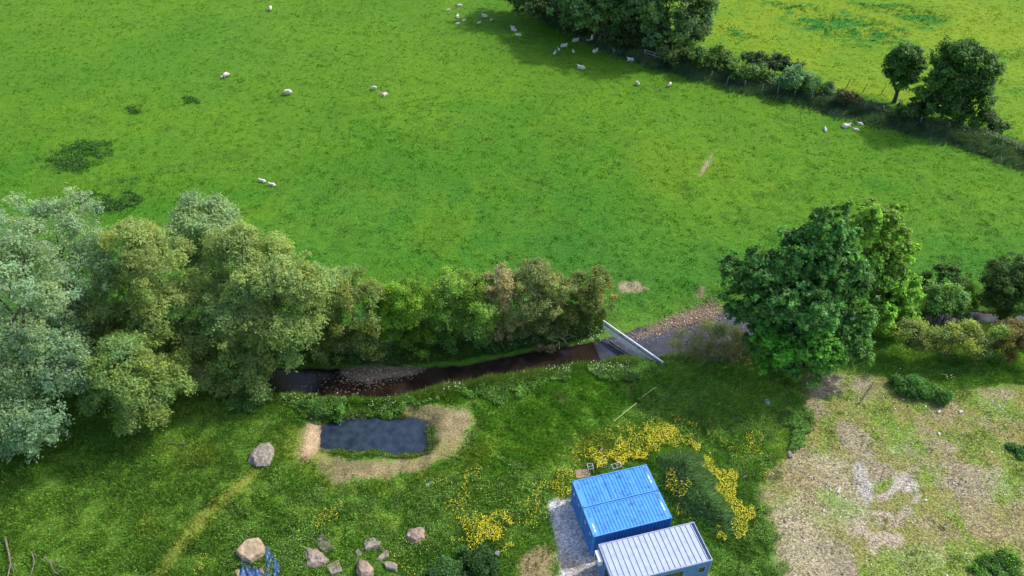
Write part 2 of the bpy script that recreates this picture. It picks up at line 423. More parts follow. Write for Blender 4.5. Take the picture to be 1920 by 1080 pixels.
def ground_col(x, y):
    x = np.asarray(x, float); y = np.asarray(y, float)
    n1 = fbm(x / 14, y / 14, 1, 4); n2 = fbm(x / 3.2, y / 3.2, 2, 4); n3 = fbm(x / 0.9, y / 0.9, 3, 3); n4 = fbm(x / 6, y / 6, 8, 4)
    one = np.ones_like(x)
    sy = np.interp(x, SLINE[:, 0], SLINE[:, 1])
    wob = (n3 - 0.5) * 1.2 + (n2 - 0.5) * 1.6
    near = y < sy
    # pasture
    col = mixc(PAST_A * one[:, None], PAST_B, ss(0.35, 0.7, n1 * 0.5 + n2 * 0.5))
    for (qx, qy, qr, cc_, am) in ((-38, 92, 16, PAST_B, .5), (6, 66, 13, PAST_D * 1.5, .55), (-20, 70, 12, PAST_D * 1.6, .4), (24, 66, 14, PAST_B, .6), (22, 84, 8, PAST_B * np.array([1.2, 1, 1]), .6), (-50, 120, 18, PAST_D * 1.7, .4), (-30, 118, 16, PAST_B, .5)):
        col = mixc(col, cc_, am * ss(qr * 1.3, qr * .2, np.hypot(x - qx, y - qy) + (n4 - .5) * 18 + (n2 - .5) * 8))
    toside = ss(24, 4, y - sy)
    col = mixc(col, PAST_D * 1.5, 0.7 * toside)
    col = mixc(col, PAST_B, 0.45 * ss(60, 110, y) * ss(-90, -10, -x))
    col = mixc(col, PAST_B, 0.5 * ss(5, 30, x) * ss(5, 25, y - sy) * ss(0.3, 0.6, n4))
    col = mixc(col, PAST_D, 0.35 * ss(0.55, 0.72, n2) * (1 - 0.4 * ss(80, 120, y)))
    for w in WEEDP: col = mixc(col, PAST_D * 1.15, 0.5 * ss(-0.8, 0.8, sdf(w, x, y) + wob * 1.5) * ss(.36, .52, fbm(x / 2.0 + y / 3, y / .8, 171, 3)))
    # bank between field and stream
    bank = ss(7, 2.5, y - sy) * (~near)
    col = mixc(col, mixc(MEAD_A * one[:, None], DRY * 0.8, ss(0.5, 0.75, n2) * 0.6), bank * 0.5)
    for w in BARE_IN: col = mixc(col, c(.30, .24, .155), 0.85 * ss(-0.1, 0.5, sdf(w, x, y) + wob * 0.6))
    # far field
    ff = ss(-0.5, 0.5, sdf(FARF, x, y))
    fc = mixc(FAR_A * one[:, None], FAR_B, ss(0.35, 0.65, n1))
    wf = 0 * x
    for w in WEEDF: wf = np.maximum(wf, ss(-2.0, 1.5, sdf(w, x, y) + (n2 - 0.5) * 9))
    fc = mixc(fc, FAR_D * 1.5, wf * ss(0.38, 0.6, fbm(x / 1.7, y / 0.9, 9, 4)))
    col = mixc(col, fc, ff)
    hd = line_dist(HEDGE, x, y)
    col = mixc(col, mixc(ROUGH * one[:, None], MEAD_B * 0.7, ss(0.45, 0.7, n2)), ss(3.4, 2.2, hd + (n3 - 0.5) * 1.5))
    # near side
    mc = mixc(MEAD_A * one[:, None], MEAD_B, ss(0.5, 0.75, n2) * 0.8)
    mc = mixc(mc, MEAD_D, ss(0.5, 0.3, n4) * 0.7)
    mc = mixc(mc, MEAD_A * .85, 0.5 * ss(-9, -20, x + (n2 - .5) * 8))
    mc = mc * (1 + .5 * (fbm(x / .55, y / .4, 161, 3) - .5))[:, None]
    for w in LUSH: mc = mixc(mc, c(.075, .185, .013), 0.7 * ss(-1.5, 1.0, sdf(w, x, y) + wob))
    for w in YELG: mc = mixc(mc, c(.165, .210, .026), 0.5 * ss(-0.6, 0.8, sdf(w, x, y) + wob * 0.8))
    for w in ERODE: mc = mixc(mc, c(.120, .095, .055), 0.75 * ss(-0.3, 0.4, sdf(w, x, y) + wob * .6))
    md = sdf(MOUND, x, y)
    mc = mixc(mc, c(.105, .185, .062), ss(-0.3, 0.5, md + wob * 0.3))
    # yard
    yd = ss(-0.5, 0.7, sdf(YARD, x, y) + wob * 0.9)
    yc = mixc(DIRT * one[:, None], DIRT2, ss(0.35, 0.65, n4))
    yg = mixc(DRY * .88 * one[:, None], MEAD_B * 0.72, ss(0.42, 0.62, fbm(x / 1.8, y / 1.8, 71, 4)))
    yc = mixc(yc, yg, 0.92 * ss(0.36, 0.56, fbm(x / 2.4, y / 2.4, 61, 5)))
    bare = np.maximum(ss(-1.2, 1.2, sdf(wpoly([(1440, 960), (1500, 930), (1545, 985), (1560, 1090), (1470, 1090)]), x, y) + wob), ss(-1.2, 1.2, sdf(wpoly([(1520, 850), (1590, 860), (1630, 950), (1600, 1000), (1560, 930)]), x, y) + wob))
    yc = mixc(yc, DIRT2 * 1.25, bare * 0.85)
    for w in YGREEN: yc = mixc(yc, MEAD_A * 1.1, 0.55 * ss(-0.6, 0.9, sdf(w, x, y) + wob))
    for w in CONCR[:1]: yc = mixc(yc, c(.30, .285, .25), 0.95 * ss(-0.25, 0.15, sdf(w, x, y) + (n3 - .5) * .5))
    for w in CONCR[1:]: yc = mixc(yc, mixc(CONC * one[:, None], PINK, ss(0.4, 0.6, n2)), 0.95 * ss(-0.25, 0.12, sdf(w, x, y) + (n3 - .5) * .5))
    mc = mixc(mc, yc, yd)
    grav = yd * 0.75
    rg = ss(-0.5, 0.5, sdf(RING, x, y) + wob * 1.35)
    mc = mixc(mc, mixc(mixc(STRAW * one[:, None], DRY, ss(0.45, 0.62, n2) * 0.75), DIRT * .68, ss(.48, .68, n3) * .75), rg * 0.93)
    lg = ss(-0.2, 0.3, sdf(LEDGE, x, y) + wob * 0.3)
    mc = mixc(mc, c(.34, .255, .155), lg)
    tp = ss(-0.4, 0.5, sdf(TANP, x, y) + wob * 0.6); mc = mixc(mc, STRAW * 0.95, tp * 0.85)
    tr = ss(0.8, 0.25, line_dist(MTRACK, x, y) + (n3 - 0.5) * 0.9); mc = mixc(mc, c(.19, .185, .035), tr * 0.45)
    gp = ss(-0.25, 0.25, sdf(GPAD, x, y) + (n3 - 0.5) * 0.9); mc = mixc(mc, GRAVEL, gp)
    mc = mixc(mc, STRAW * 0.8, gp * ss(0.5, 0.7, n2) * ss(32, 27, y))
    grav = np.maximum(grav, gp * 0.8)
    col = mixc(col, mc, near * 1.0)
    grav = grav * near
    # stream bed and pond bed
    ds, w = line_dist(SLINE, x, y, SWID)
    z = height(x, y)
    e = ds - w + (fbm(x / 1.6, y / 1.6, 21) - 0.5)
    wet = ss(0.35, 0.0, e) * (z < WZ + 0.5)
    col = mixc(col, MUD, wet)
    sh = np.maximum(ss(-0.5, 0.3, sdf(BEACH, x, y) + wob * 0.3), np.maximum(ss(-0.5, 0.4, sdf(BAR, x, y) + wob * 0.5), ss(-0.5, 0.4, sdf(BAR2, x, y))))
    sh = sh * (z < WZ + 0.55)
    col = mixc(col, SHING, sh); grav = np.maximum(grav * (1 - wet), sh)
    dp = sdf(POND, x, y)
    col = mixc(col, MUD * 1.3, ss(-0.35, 0.0, dp + (n3 - 0.5) * 0.5))
    return col, grav


# ---------------------------------------------------------------- ground sheet
def axis(lo, hi, step, fine_lo, fine_hi, fstep):
    a = list(np.arange(fine_lo, fine_hi, fstep)); x = fine_hi; s = fstep
    while x < hi: a.append(x); s = min(s * 1.25, 120); x += s
    a.append(hi); x = fine_lo; s = fstep; b = []
    while x > lo:
        s = min(s * 1.25, 120); x -= s; b.append(max(x, lo))
    return np.array(b[::-1] + a)


xs = axis(-1500, 1500, 0, -62, 62, 0.26)
ya = list(axis(-400, 30, 0, 24, 30, 0.2)); y_ = ya[-1]
ys = [v for v in ya if v < 24] + list(np.arange(24, 62, 0.2)) + list(np.arange(62, 100, 0.34)) + list(np.arange(100, 155, 0.6))
y_ = 155; s_ = 1.0
while y_ < 2500: ys.append(y_); s_ *= 1.3; y_ += min(s_, 150)
ys = np.array(ys)
X, Y = np.meshgrid(xs, ys); xf, yf = X.ravel(), Y.ravel()
zf = height(xf, yf)
gc, gg = ground_col(xf, yf)
nx, ny = len(xs), len(ys)
ii = (np.arange(ny - 1)[:, None] * nx + np.arange(nx - 1)[None, :]).ravel()
ground = mesh_np('ground', np.c_[xf, yf, zf], np.c_[ii, ii + 1, ii + nx + 1, ii + nx], mat_ground(), attrs={'col': gc, 'grav': gg}, smooth=True)
tag(ground, 'green pasture, rough meadow and bare yard either side of the stream', kind='structure')

# water
M_STREAM = mat_water('stream_water', (.013, .009, .007), (.030, .021, .015), 0.6, 0.02, 0.05)
M_STREAM2 = mat_water('sky_tinted_stream_water', (.026, .030, .046), (.045, .048, .066), 1.2, 0.02, 0.12)  # bluish sky reflection put into the base colour
M_POND = mat_water('pond_water', (.014, .023, .038), (.030, .044, .068), 1.5, 0.008, 0.07)
pl = SLINE; L_, R_ = [], []
for i in range(len(pl)):
    d = pl[min(i + 1, len(pl) - 1)] - pl[max(i - 1, 0)]; d = d / np.hypot(*d); nrm = np.array([-d[1], d[0]])
    w = SWID[i] + 1.3
    L_.append((*(pl[i] + nrm * w), WZ)); R_.append((*(pl[i] - nrm * w), WZ))
n = len(pl); co = L_ + R_
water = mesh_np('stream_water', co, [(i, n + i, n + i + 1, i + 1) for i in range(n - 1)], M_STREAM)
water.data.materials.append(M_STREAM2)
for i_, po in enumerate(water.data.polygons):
    if pl[i_][0] > 7.0: po.material_index = 1  # upstream stretch takes the painted sky reflection
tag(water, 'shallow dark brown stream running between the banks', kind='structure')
pc = POND.mean(0); ring = [pc + (p - pc) * 1.16 for p in POND]
me = bpy.data.meshes.new('pond_water'); me.from_pydata([(p[0], p[1], PZ) for p in ring], [], [list(range(len(ring)))]); me.update(); me.materials.append(M_POND)
pond = bpy.data.objects.new('pond_water', me); scene.collection.objects.link(pond)
tag(pond, 'small slate blue pond ringed by dry earth', kind='structure')
# ---------------------------------------------------------------- plants
M_LEAF = mat_leaf('leaf', trans=.42); M_BLADE = mat_leaf('grass_blade', 0.7, 0.25, 0.15)
M_PETAL = mat_leaf('petal', 0.6, 0.2, 0.2)
M_BARK = mat_simple('bark', (.085, .070, .052), 0.9, 0.35, 6, 0.03)
M_PALEBARK = mat_simple('pale_dead_wood', (.30, .27, .22), 0.85, 0.25, 8, 0.01)
M_DARKBARK = mat_simple('dark_bark', (.050, .042, .034), 0.9, 0.3, 6, 0.02)


BOOST = np.array([1.62, 1.86, 1.45])


def unit(a): return a / (np.linalg.norm(a, axis=1, keepdims=True) + 1e-9)


def quads(ctr, ax, nr, ln, wd, col, fold=0.0):
    """pointed leaf faces: centre, long axis, normal, length, width"""
    bx = np.cross(nr, ax); bx = unit(bx)
    ln = ln[:, None]; wd = wd[:, None]
    a = ctr - ax * ln * 0.5; b = ctr + bx * wd * 0.5 + ax * ln * .08; d = ctr + ax * ln * 0.5; e = ctr - bx * wd * 0.5 + ax * ln * .08
    v = np.stack([a, b, d, e], 1).reshape(-1, 3)
    f = np.arange(len(ctr) * 4).reshape(-1, 4)
    return v, f, np.repeat(col, 4, axis=0)


def foliage(rs, lobes, n, leaf=(.22, .13), col=(.06, .1, .02), var=.35, warm=.15, sub=14, tuft=.32, droop=.3, up=.45, shell=.72, sh2=.36, jag=.0, sprays=.16, top=None, patch=None):
    """lobes: list of (x, y, z, rx, ry, rz); leaves grow in tufts on boughs that stand out of each lobe"""
    L = np.array(lobes, float)
    R = (L[:, 3] * L[:, 4] * L[:, 5]) ** (1 / 3)
    S = []
    for l, r in zip(L, R):
        m = max(5, int(sub * (r / 2.5) ** 1.2 + 4))
        d = unit(rs.normal(size=(m, 3))); d[:, 2] = np.where(d[:, 2] < -0.35, -d[:, 2] * 0.6, d[:, 2])
        rad = shell * rs.uniform(0.75, 1.12, m)
        c_ = l[:3] + d * rad[:, None] * l[3:6]
        sr = sh2 * r * rs.uniform(0.55, 1.35, m)
        spr = rs.uniform(size=m) < sprays; c_ = np.where(spr[:, None], l[:3] + d * (rs.uniform(1.0, 1.28, m))[:, None] * l[3:6], c_); sr = np.where(spr, sr * .5, sr)
        keep = np.ones(m, bool)
        for l2, r2 in zip(L, R):
            q = np.linalg.norm((c_ - l2[:3]) / l2[3:6], axis=1)
            keep &= ~((q < 0.5) & (rs.uniform(size=m) < 0.8))
        for k in np.where(keep)[0]: S.append((*c_[k], sr[k], *l[:3]))
    S = np.array(S)
    w = S[:, 3] ** 2; w /= w.sum()
    nt = max(40, int(n / 26))
    si = rs.choice(len(S), nt, p=w)
    d = unit(rs.normal(size=(nt, 3)) + unit(S[si, :3] - S[si, 4:7]) * 0.75 + np.array([0, 0, .3]))
    tc = S[si, :3] + d * (S[si, 3] * rs.uniform(.6, 1.08 + jag, nt))[:, None]
    tcol = np.clip(rs.normal(0, 1, nt), -1.8, 1.5); tw = rs.normal(0, 1, nt)
    scol = np.clip(rs.normal(0, 1, len(S)), -1.5, 1.2); sw = rs.normal(0, 1, len(S))
    li = rs.integers(0, nt, n)
    p = tc[li] + rs.normal(size=(n, 3)) * tuft * np.array([.5, .5, .38])
    nr = unit(d[li] * .55 + rs.normal(size=(n, 3)) * .42 + np.array([0, 0, up]))
    ax = unit(np.cross(nr, rs.normal(size=(n, 3)))); ax[:, 2] -= droop; ax = unit(ax)
    nr = unit(nr - ax * (nr * ax).sum(1)[:, None])
    g = rs.uniform(.6, 1.4, n)
    v = np.exp(var * (.40 * rs.normal(size=n) + .45 * tcol[li] + .65 * scol[si[li]]))
    wm = warm * (tw[li] * .7 + sw[si[li]] * .8)
    base = np.array(col)[None, :] * np.ones((n, 1))
    if top is not None:        # (colour, z0, z1): second leaf colour blended in higher up
        t = ss(top[1], top[2], p[:, 2] + rs.normal(0, .5, n)); base = base * (1 - t[:, None]) + np.array(top[0]) * t[:, None]
    if patch is not None:      # list of (x, y, z, r, colour)
        for (x_, y_, z_, r_, cc) in patch:
            t = ss(r_ * 1.25, r_ * .7, np.linalg.norm(p - np.array([x_, y_, z_]), axis=1) + rs.normal(0, r_ * .12, n)); base = base * (1 - t[:, None]) + np.array(cc) * t[:, None]
    cc = base * BOOST * v[:, None] * np.stack([1 + wm * .7, 1 + wm * .25, 1 - wm * .6], 1)
    return quads(p, ax, nr, leaf[0] * g, leaf[1] * g, np.clip(cc, .004, .8)), S


def limbs(mb, rs, base, tips, r0, n=6, bend=.12):
    """tapered limbs from the base to each tip"""
    for t in tips:
        b = Vector(base); t = Vector(t); L = (t - b).length
        k = 6; pts = []; off = Vector(rs.normal(size=3)) * L * bend
        for i in range(k):
            u = i / (k - 1)
            p = b.lerp(t, u) + off * math.sin(u * math.pi); p.z = b.z + (t.z - b.z) * u ** .85
            pts.append(p)
        mb.tube(pts, [r0 * (1 - .82 * (i / (k - 1))) for i in range(k)], n, cap=False)


def bare_twigs(mb, rs, base, d, L, r, depth, spread=.6, n=4):
    base = Vector(base); d = Vector(d).normalized(); pts = [base]; p = base.copy(); dd = d.copy()
    for i in range(3):
        dd = (dd + Vector(rs.normal(size=3)) * .18).normalized(); p = p + dd * L / 3; pts.append(p.copy())
    mb.tube(pts, [r, r * .85, r * .7, r * .5], n, cap=False)
    if depth > 0:
        for k in range(3 if depth > 1 else 4):
            q = pts[int(rs.integers(1, 4))]
            nd = (dd + Vector(rs.normal(size=3)) * spread).normalized()
            bare_twigs(mb, rs, q, nd, L * rs.uniform(.5, .75), r * .55, depth - 1, spread, n)


def tree(name, label, cat, base, lobes, n, seed, group=None, trunk=.3, bark=None, crown='crown', forks=None, **kw):
    """base = photograph pixel of the foot; lobes = (px, py, radius px, depth offset m[, squash])"""
    rs = np.random.default_rng(seed)
    b = G(*base); root = empty(name, b, 0, label, cat, group)
    LB = []
    for l in lobes:
        px, py, rp = l[:3]; dy = l[3] if len(l) > 3 else 0; sq = l[4] if len(l) > 4 else 1.0
        w = V(px, py, b[1] + dy); dep = w[1] * C_ + (CAM_H - w[2]) * S_; r = rp * dep / F_PX
        q = w - np.array(b)
        rz = r * sq
        if sq < .9:
            g_ = G(px, py + rp * .45); q = np.array(g_) - np.array(b); q[2] += rz * .45
        elif q[2] - rz * .85 < 0.1: q[2] = max(q[2], rz * .85 + .1)
        LB.append((q[0], q[1], q[2], r, r, rz))
    if kw.get('patch'):
        pp = []
        for (px, py, rp, dy, cc) in kw['patch']:
            w = V(px, py, b[1] + dy); dep = w[1] * C_ + (CAM_H - w[2]) * S_
            q = w - np.array(b); pp.append((*q, rp * dep / F_PX, cc))
        kw['patch'] = pp
    (v, f, cl), S = foliage(rs, LB, n, **kw)
    low = v[:, 2] < .02; v[low, 2] = np.abs(v[low, 2]) * .3 + .02
    mb = MB(); zc = np.mean([l[2] for l in LB]); zb = min(l[2] for l in LB)
    hz = max(.3, zb * .45)
    mb.tube([(0, 0, -.3), (0.02, 0, hz * .4), (0, 0.03, hz)], [trunk * 1.25, trunk, trunk * .85], 8, cap=False)
    limbs(mb, rs, (0, 0.03, hz), [(l[0], l[1], l[2]) for l in LB], trunk * .55)
    pick = rs.choice(len(S), min(len(S), 22), replace=False)
    for k in pick:
        s = S[k]; j = int(np.argmin([np.linalg.norm(np.array(l[:3]) - s[4:7]) for l in LB]))
        mid = np.array(LB[j][:3]) * .7 + np.array([0, 0, hz]) * .3
        limbs(mb, rs, mid, [s[:3]], trunk * .2, 4)
    mb.build('trunk', bark or M_BARK, root, smooth=True)
    mesh_np(crown, v, f, M_LEAF, root, {'col': cl})
    return root, LB


SILV, SILV2 = (.122, .168, .112), (.160, .200, .138)
OLIV, OLIV2 = (.138, .172, .060), (.168, .192, .074)
W = dict(leaf=(.24, .10), var=.20, warm=.12, tuft=.42, jag=.12, sh2=.40)
tree('willow_tree', 'tall silver leaved willow filling the left edge of the photo', 'tree', (20, 800),
     [(20, 440, 62, 3), (-60, 520, 90, 1), (60, 540, 85, 1), (5, 660, 85, 0), (-40, 780, 90, -1), (60, 770, 85, -2), (110, 690, 60, 0), (30, 850, 40, -3)], 90000, 11, trunk=.45, col=SILV, top=(SILV2, 7, 14), **W)
tree('willow_tree', 'silver willow with rounded top between the left edge willow and the olive willows', 'tree', (120, 700),
     [(105, 440, 68, 1), (130, 520, 80, 0), (100, 600, 80, -1), (150, 640, 70, -2), (165, 590, 50, 0)], 52000, 12, trunk=.35, col=SILV, top=(SILV2, 6, 11), **W)
tree('willow_tree', 'olive green willow with its grey trunk showing, right of the silver willows', 'tree', (292, 700),
     [(245, 470, 58, 1), (300, 500, 62, 0), (230, 560, 56, 0), (320, 590, 68, -1), (255, 625, 62, -1), (380, 560, 40, 1), (340, 650, 50, -2), (205, 610, 36, 0), (395, 640, 40, -1)], 82000, 13, trunk=.30, col=OLIV, top=(OLIV2, 5, 11), **W)
tree('willow_tree', 'small low olive willow standing in front of the grey trunked willow', 'tree', (236, 800),
     [(235, 710, 60, 0), (205, 760, 46, -.5), (265, 760, 44, -.5), (300, 705, 40, 1), (190, 690, 40, 1), (240, 660, 40, 2), (330, 730, 34, 1)], 52000, 14, trunk=.16, col=(.136, .172, .060), **W)
tree('willow_tree', 'pale topped silver willow rising behind the olive willows against the pasture', 'tree', (400, 590),
     [(385, 425, 56, 0), (350, 425, 36, 0), (420, 450, 42, 0), (400, 500, 60, -1)], 42000, 15, trunk=.3, col=(.15, .185, .105), top=((.175, .215, .125), 5, 9), **W)
tree('willow_tree', 'broad olive green willow leaning over the dark stream beside the hawthorns', 'tree', (470, 715),
     [(450, 490, 60, 2), (510, 520, 66, 1), (570, 535, 52, 1), (450, 590, 66, 0), (530, 600, 62, 0), (580, 600, 34, 0), (470, 670, 56, -1), (520, 670, 44, -1), (415, 660, 44, 0), (430, 720, 36, -2), (380, 700, 36, -2), (490, 715, 34, -3), (345, 720, 30, -2)], 104000, 16, trunk=.32, col=OLIV, top=(OLIV2, 5, 10), **W)

H = dict(leaf=(.19, .09), var=.36, warm=.18, tuft=.36, jag=.5, sh2=.32, sub=26, sprays=.42)
HB = dict(cat='hedgerow tree', group='hawthorn hedge along the far bank of the stream')
tree('hawthorn', 'dark olive hawthorn at the left end of the hedge over the stream', base=(650, 672), lobes=[(640, 545, 40, .5), (605, 580, 40, 0), (660, 590, 48, 0), (620, 640, 42, -.5), (680, 640, 36, -.5), (585, 620, 30, 0), (690, 550, 26, .5)], n=48000, seed=21, trunk=.16, col=(.090, .114, .038), top=((.140, .158, .050), 3.0, 6.0), **HB, **H)
tree('hawthorn', 'bright green hawthorn behind the bare pale branches', base=(765, 655), lobes=[(715, 600, 30, 0), (770, 650, 24, -.4), (730, 650, 24, -.4), (745, 560, 32, .3), (780, 580, 36, 0), (735, 610, 34, 0), (790, 630, 30, 0), (810, 560, 28, .4), (700, 555, 24, .4), (720, 575, 26, .2)], n=42000, seed=22, trunk=.14, col=(.070, .118, .016), top=((.115, .180, .022), 2.5, 5), **HB, **H)
tree('hawthorn', 'green hawthorn in the middle of the hedge with yellowish top', base=(858, 648), lobes=[(820, 620, 28, 0), (850, 645, 24, -.4), (900, 645, 24, -.4), (855, 540, 36, .5), (890, 570, 40, 0), (840, 590, 36, 0), (880, 615, 34, -.4), (915, 610, 26, 0), (822, 560, 26, .3), (900, 540, 22, .4)], n=42000, seed=23, trunk=.15, col=(.076, .124, .028), top=((.125, .175, .036), 2.5, 5), **HB, **H)
tree('hawthorn', 'dead brown hawthorn thicket with withered leaves in the hedge', base=(940, 640), lobes=[(935, 530, 32, .4), (950, 565, 28, 0), (925, 560, 24, 0), (965, 600, 22, 0), (940, 615, 22, 0), (905, 535, 20, 0)], n=19000, seed=24, trunk=.12, col=(.225, .170, .105), **HB, leaf=(.16, .09), var=.35, warm=.1, tuft=.28, jag=.35, sub=18)
tree('hawthorn', 'large brownish olive hawthorn right of the withered one', base=(1010, 640), lobes=[(1000, 530, 38, .4), (1035, 550, 34, 0), (985, 570, 38, 0), (1030, 590, 34, 0), (1000, 610, 26, -.3), (1050, 590, 26, 0), (1040, 618, 22, -.3), (980, 630, 22, -.3), (1060, 545, 22, .3)], n=40000, seed=25, trunk=.15, col=(.088, .108, .036), top=((.150, .150, .062), 3.0, 5.5), **HB, **H)
tree('hawthorn', 'separate small hawthorn with yellow brown right side beside the water gate', base=(1106, 622), lobes=[(1108, 530, 30, .3), (1095, 560, 32, 0), (1128, 560, 26, 0), (1105, 595, 28, -.2)], n=26000, seed=26, trunk=.13, col=(.058, .078, .022), patch=[(1140, 555, 26, 0, (.19, .165, .05))], top=((.12, .13, .04), 3, 5), **HB, **H)

# the big right hand trees
MP = dict(leaf=(.27, .20), var=.42, warm=.10, tuft=.25, jag=.05, sh2=.30, sub=34, droop=.5, up=.55)
tree('sycamore_tree', 'huge dark green broad leaved tree overhanging the stream bank', 'tree', (1500, 665),
     [(1560, 418, 36, 0), (1548, 455, 50, 0), (1500, 480, 56, 0), (1440, 520, 56, -.5), (1375, 515, 36, 0), (1400, 565, 46, 0), (1560, 520, 70, -1), (1500, 560, 80, -2), (1590, 590, 52, -1), (1450, 640, 52, -2.5), (1530, 640, 62, -3), (1450, 690, 34, -4), (1510, 690, 40, -4), (1590, 650, 40, -2), (1380, 590, 28, 0)],
     105000, 31, trunk=.55, col=(.064, .132, .038), patch=[(1440, 670, 60, -5, (.075, .185, .026)), (1540, 655, 50, -5, (.072, .175, .030))], **MP)
tree('sycamore_tree', 'lighter yellowish green tree behind the huge dark one', 'tree', (1650, 610),
     [(1645, 415, 44, 1), (1610, 440, 36, 1), (1680, 460, 40, 1), (1650, 510, 52, 0), (1690, 540, 36, 0), (1655, 580, 50, -1), (1690, 600, 32, -1), (1640, 625, 28, -1)],
     52000, 32, trunk=.35, col=(.125, .205, .034), top=((.145, .220, .038), 6, 12), **{**MP, 'sub': 24})
BUSH = dict(leaf=(.20, .12), var=.36, warm=.15, tuft=.32, jag=.2, sub=18)
tree('bush', 'small dark green bush on the field side, right of the light green tree', 'bush', (1768, 560), [(1765, 520, 30, 0), (1745, 540, 24, 0), (1790, 545, 24, 0)], 12000, 33, trunk=.08, crown='foliage', col=(.040, .078, .018), **BUSH)
tree('bush', 'pale green willow bush between the light green tree and the water', 'bush', (1765, 608), [(1750, 570, 32, 0), (1785, 572, 28, 0), (1765, 545, 24, .3), (1730, 590, 22, 0), (1800, 595, 18, 0)], 20000, 34, trunk=.09, crown='foliage', col=(.105, .165, .050), **BUSH)
tree('bush', 'large dark bush at the right edge behind the strip of water', 'bush', (1890, 585), [(1890, 530, 44, 0), (1850, 550, 32, 0), (1930, 545, 46, 0), (1875, 570, 34, -.5), (1915, 500, 30, .5)], 34000, 35, trunk=.12, crown='foliage', col=(.046, .076, .022), **BUSH)
tree('hawthorn', 'low olive hedge growing right of the huge dark tree', 'hedge', (1770, 672), [(1705, 625, 22, 0), (1735, 632, 26, 0), (1770, 632, 28, 0), (1805, 635, 28, 0), (1835, 645, 24, 0), (1720, 650, 18, 0), (1845, 655, 16, 0)], 40000, 36, trunk=.10, crown='foliage', col=(.150, .162, .046), **H)
tree('hawthorn', 'low reddish brown hedge at the right edge of the photo', 'hedge', (1895, 672), [(1870, 630, 22, 0), (1900, 635, 28, 0), (1940, 640, 30, 0), (1880, 655, 20, 0)], 20000, 37, trunk=.10, crown='foliage', col=(.125, .095, .036), patch=[(1868, 622, 22, 0, (.115, .165, .03))], **H)

# scrub in front of the stream bend: mostly twigs
rs = np.random.default_rng(41)
b = G(1340, 672); root = empty('scrub_bush', b, 0, 'grey brown twiggy scrub bush beside the stream bend', 'bush')
mb = MB()
for k in range(80):
    px_ = rs.uniform(1275, 1400); q = P(px_, rs.uniform(640, 676)) - np.array([b[0], b[1], 0])
    bare_twigs(mb, rs, (q[0], q[1], -.1), (rs.normal() * .6, rs.normal() * .5, 1), rs.uniform(1.3, 2.1), .032, 2, .75, 3)
mb.build('stem', mat_simple('grey_twig', (.26, .225, .16), .9, .3, 4), root)
LB = [(*(V(x_, y_, b[1] + .3)[:3] - np.array(b)), r_, r_, r_ * .7) for x_, y_, r_ in [(1290, 640, 1.3), (1330, 630, 1.5), (1370, 638, 1.4), (1320, 660, 1.2), (1370, 665, 1.1), (1265, 652, .8)]]
(v, f, cl), S_ub = foliage(rs, LB, 15000, leaf=(.15, .05), col=(.135, .130, .062), var=.3, warm=.12, tuft=.5, jag=.3, sub=14, droop=0, up=.2)
v[:, 2] = np.maximum(v[:, 2], .03)
mesh_np('foliage', v, f, M_LEAF, root, {'col': cl})
# pale dead branch lying between scrub and tree
root = empty('dead_branch', G(1380, 640), .3, 'pale forked dead branch caught above the stream by the huge tree', 'branch')
mb = MB(); z0 = 1.3
bare_twigs(mb, rs, (0, 0, z0 - 1.3), (.3, .2, 1), 1.8, .07, 1, .8, 5)
bare_twigs(mb, rs, (-.2, -.2, z0 - 1.2), (-.9, .2, .5), 1.8, .05, 1, .8, 5)
mb.build('limb', M_PALEBARK, root)
root = empty('bare_branches', G(722, 668), 0, 'bare pale branches in front of the bright green hawthorn', 'branches')
mb = MB()
for k in range(7): bare_twigs(mb, rs, (rs.normal() * .4, rs.normal() * .3, -.1), (rs.normal() * .45, rs.normal() * .35 - .2, 1), rs.uniform(1.4, 2.4), .035, 2, .55, 3)
mb.build('limb', M_PALEBARK, root)
(v, f, cl), _ = foliage(rs, [(.1, 0, .6, .6, .6, .7), (0, 0, 1.3, .5, .5, .6)], 2600, leaf=(.15, .1), col=(.07, .12, .04), tuft=.3)
v[:, 2] = np.maximum(v[:, 2], .02)
mesh_np('ivy', v, f, M_LEAF, root, {'col': cl})
root = empty('bare_branches', G(1050, 640), 0, 'pale bare limbs hanging out below the brownish hawthorn', 'branches')
mb = MB()
for k in range(4): bare_twigs(mb, rs, (rs.normal() * .4, rs.normal() * .3, -.1), (rs.normal() * .6, -.3, 1), 1.6, .05, 1, .6, 4)
mb.build('limb', M_PALEBARK, root)

# top: wood edge, field oaks and hedgerow
T = dict(leaf=(.42, .28), var=.30, warm=.12, tuft=.62, jag=.10, sub=16)
tree('ash_tree', 'dark tree at the left end of the wood edge along the top', 'tree', (1010, 34), [(985, -30, 50, 1), (1030, -15, 50, 0), (1000, 10, 34, -1), (960, -30, 40, 2), (1045, 20, 34, -1)], 26000, 51, trunk=.4, col=(.070, .110, .040), **T)
tree('ash_tree', 'dark tree in the middle of the wood edge with white blossom below', 'tree', (1125, 78), [(1110, 0, 56, 0), (1150, 20, 52, 0), (1090, 35, 38, -1), (1140, 55, 36, -1), (1175, 60, 34, 0), (1130, -40, 60, 3)], 32000, 52, trunk=.4, col=(.074, .115, .044), **T)
tree('ash_tree', 'tall grey green tree at the right end of the wood edge above the timber fence', 'tree', (1255, 100), [(1250, -10, 62, 0), (1290, 20, 50, 0), (1215, 30, 48, 0), (1270, 60, 46, -1), (1230, 75, 34, -1), (1305, 50, 34, 0), (1200, -30, 60, 3), (1295, -25, 40, 2)], 44000, 53, trunk=.45, col=(.104, .148, .064), **T)
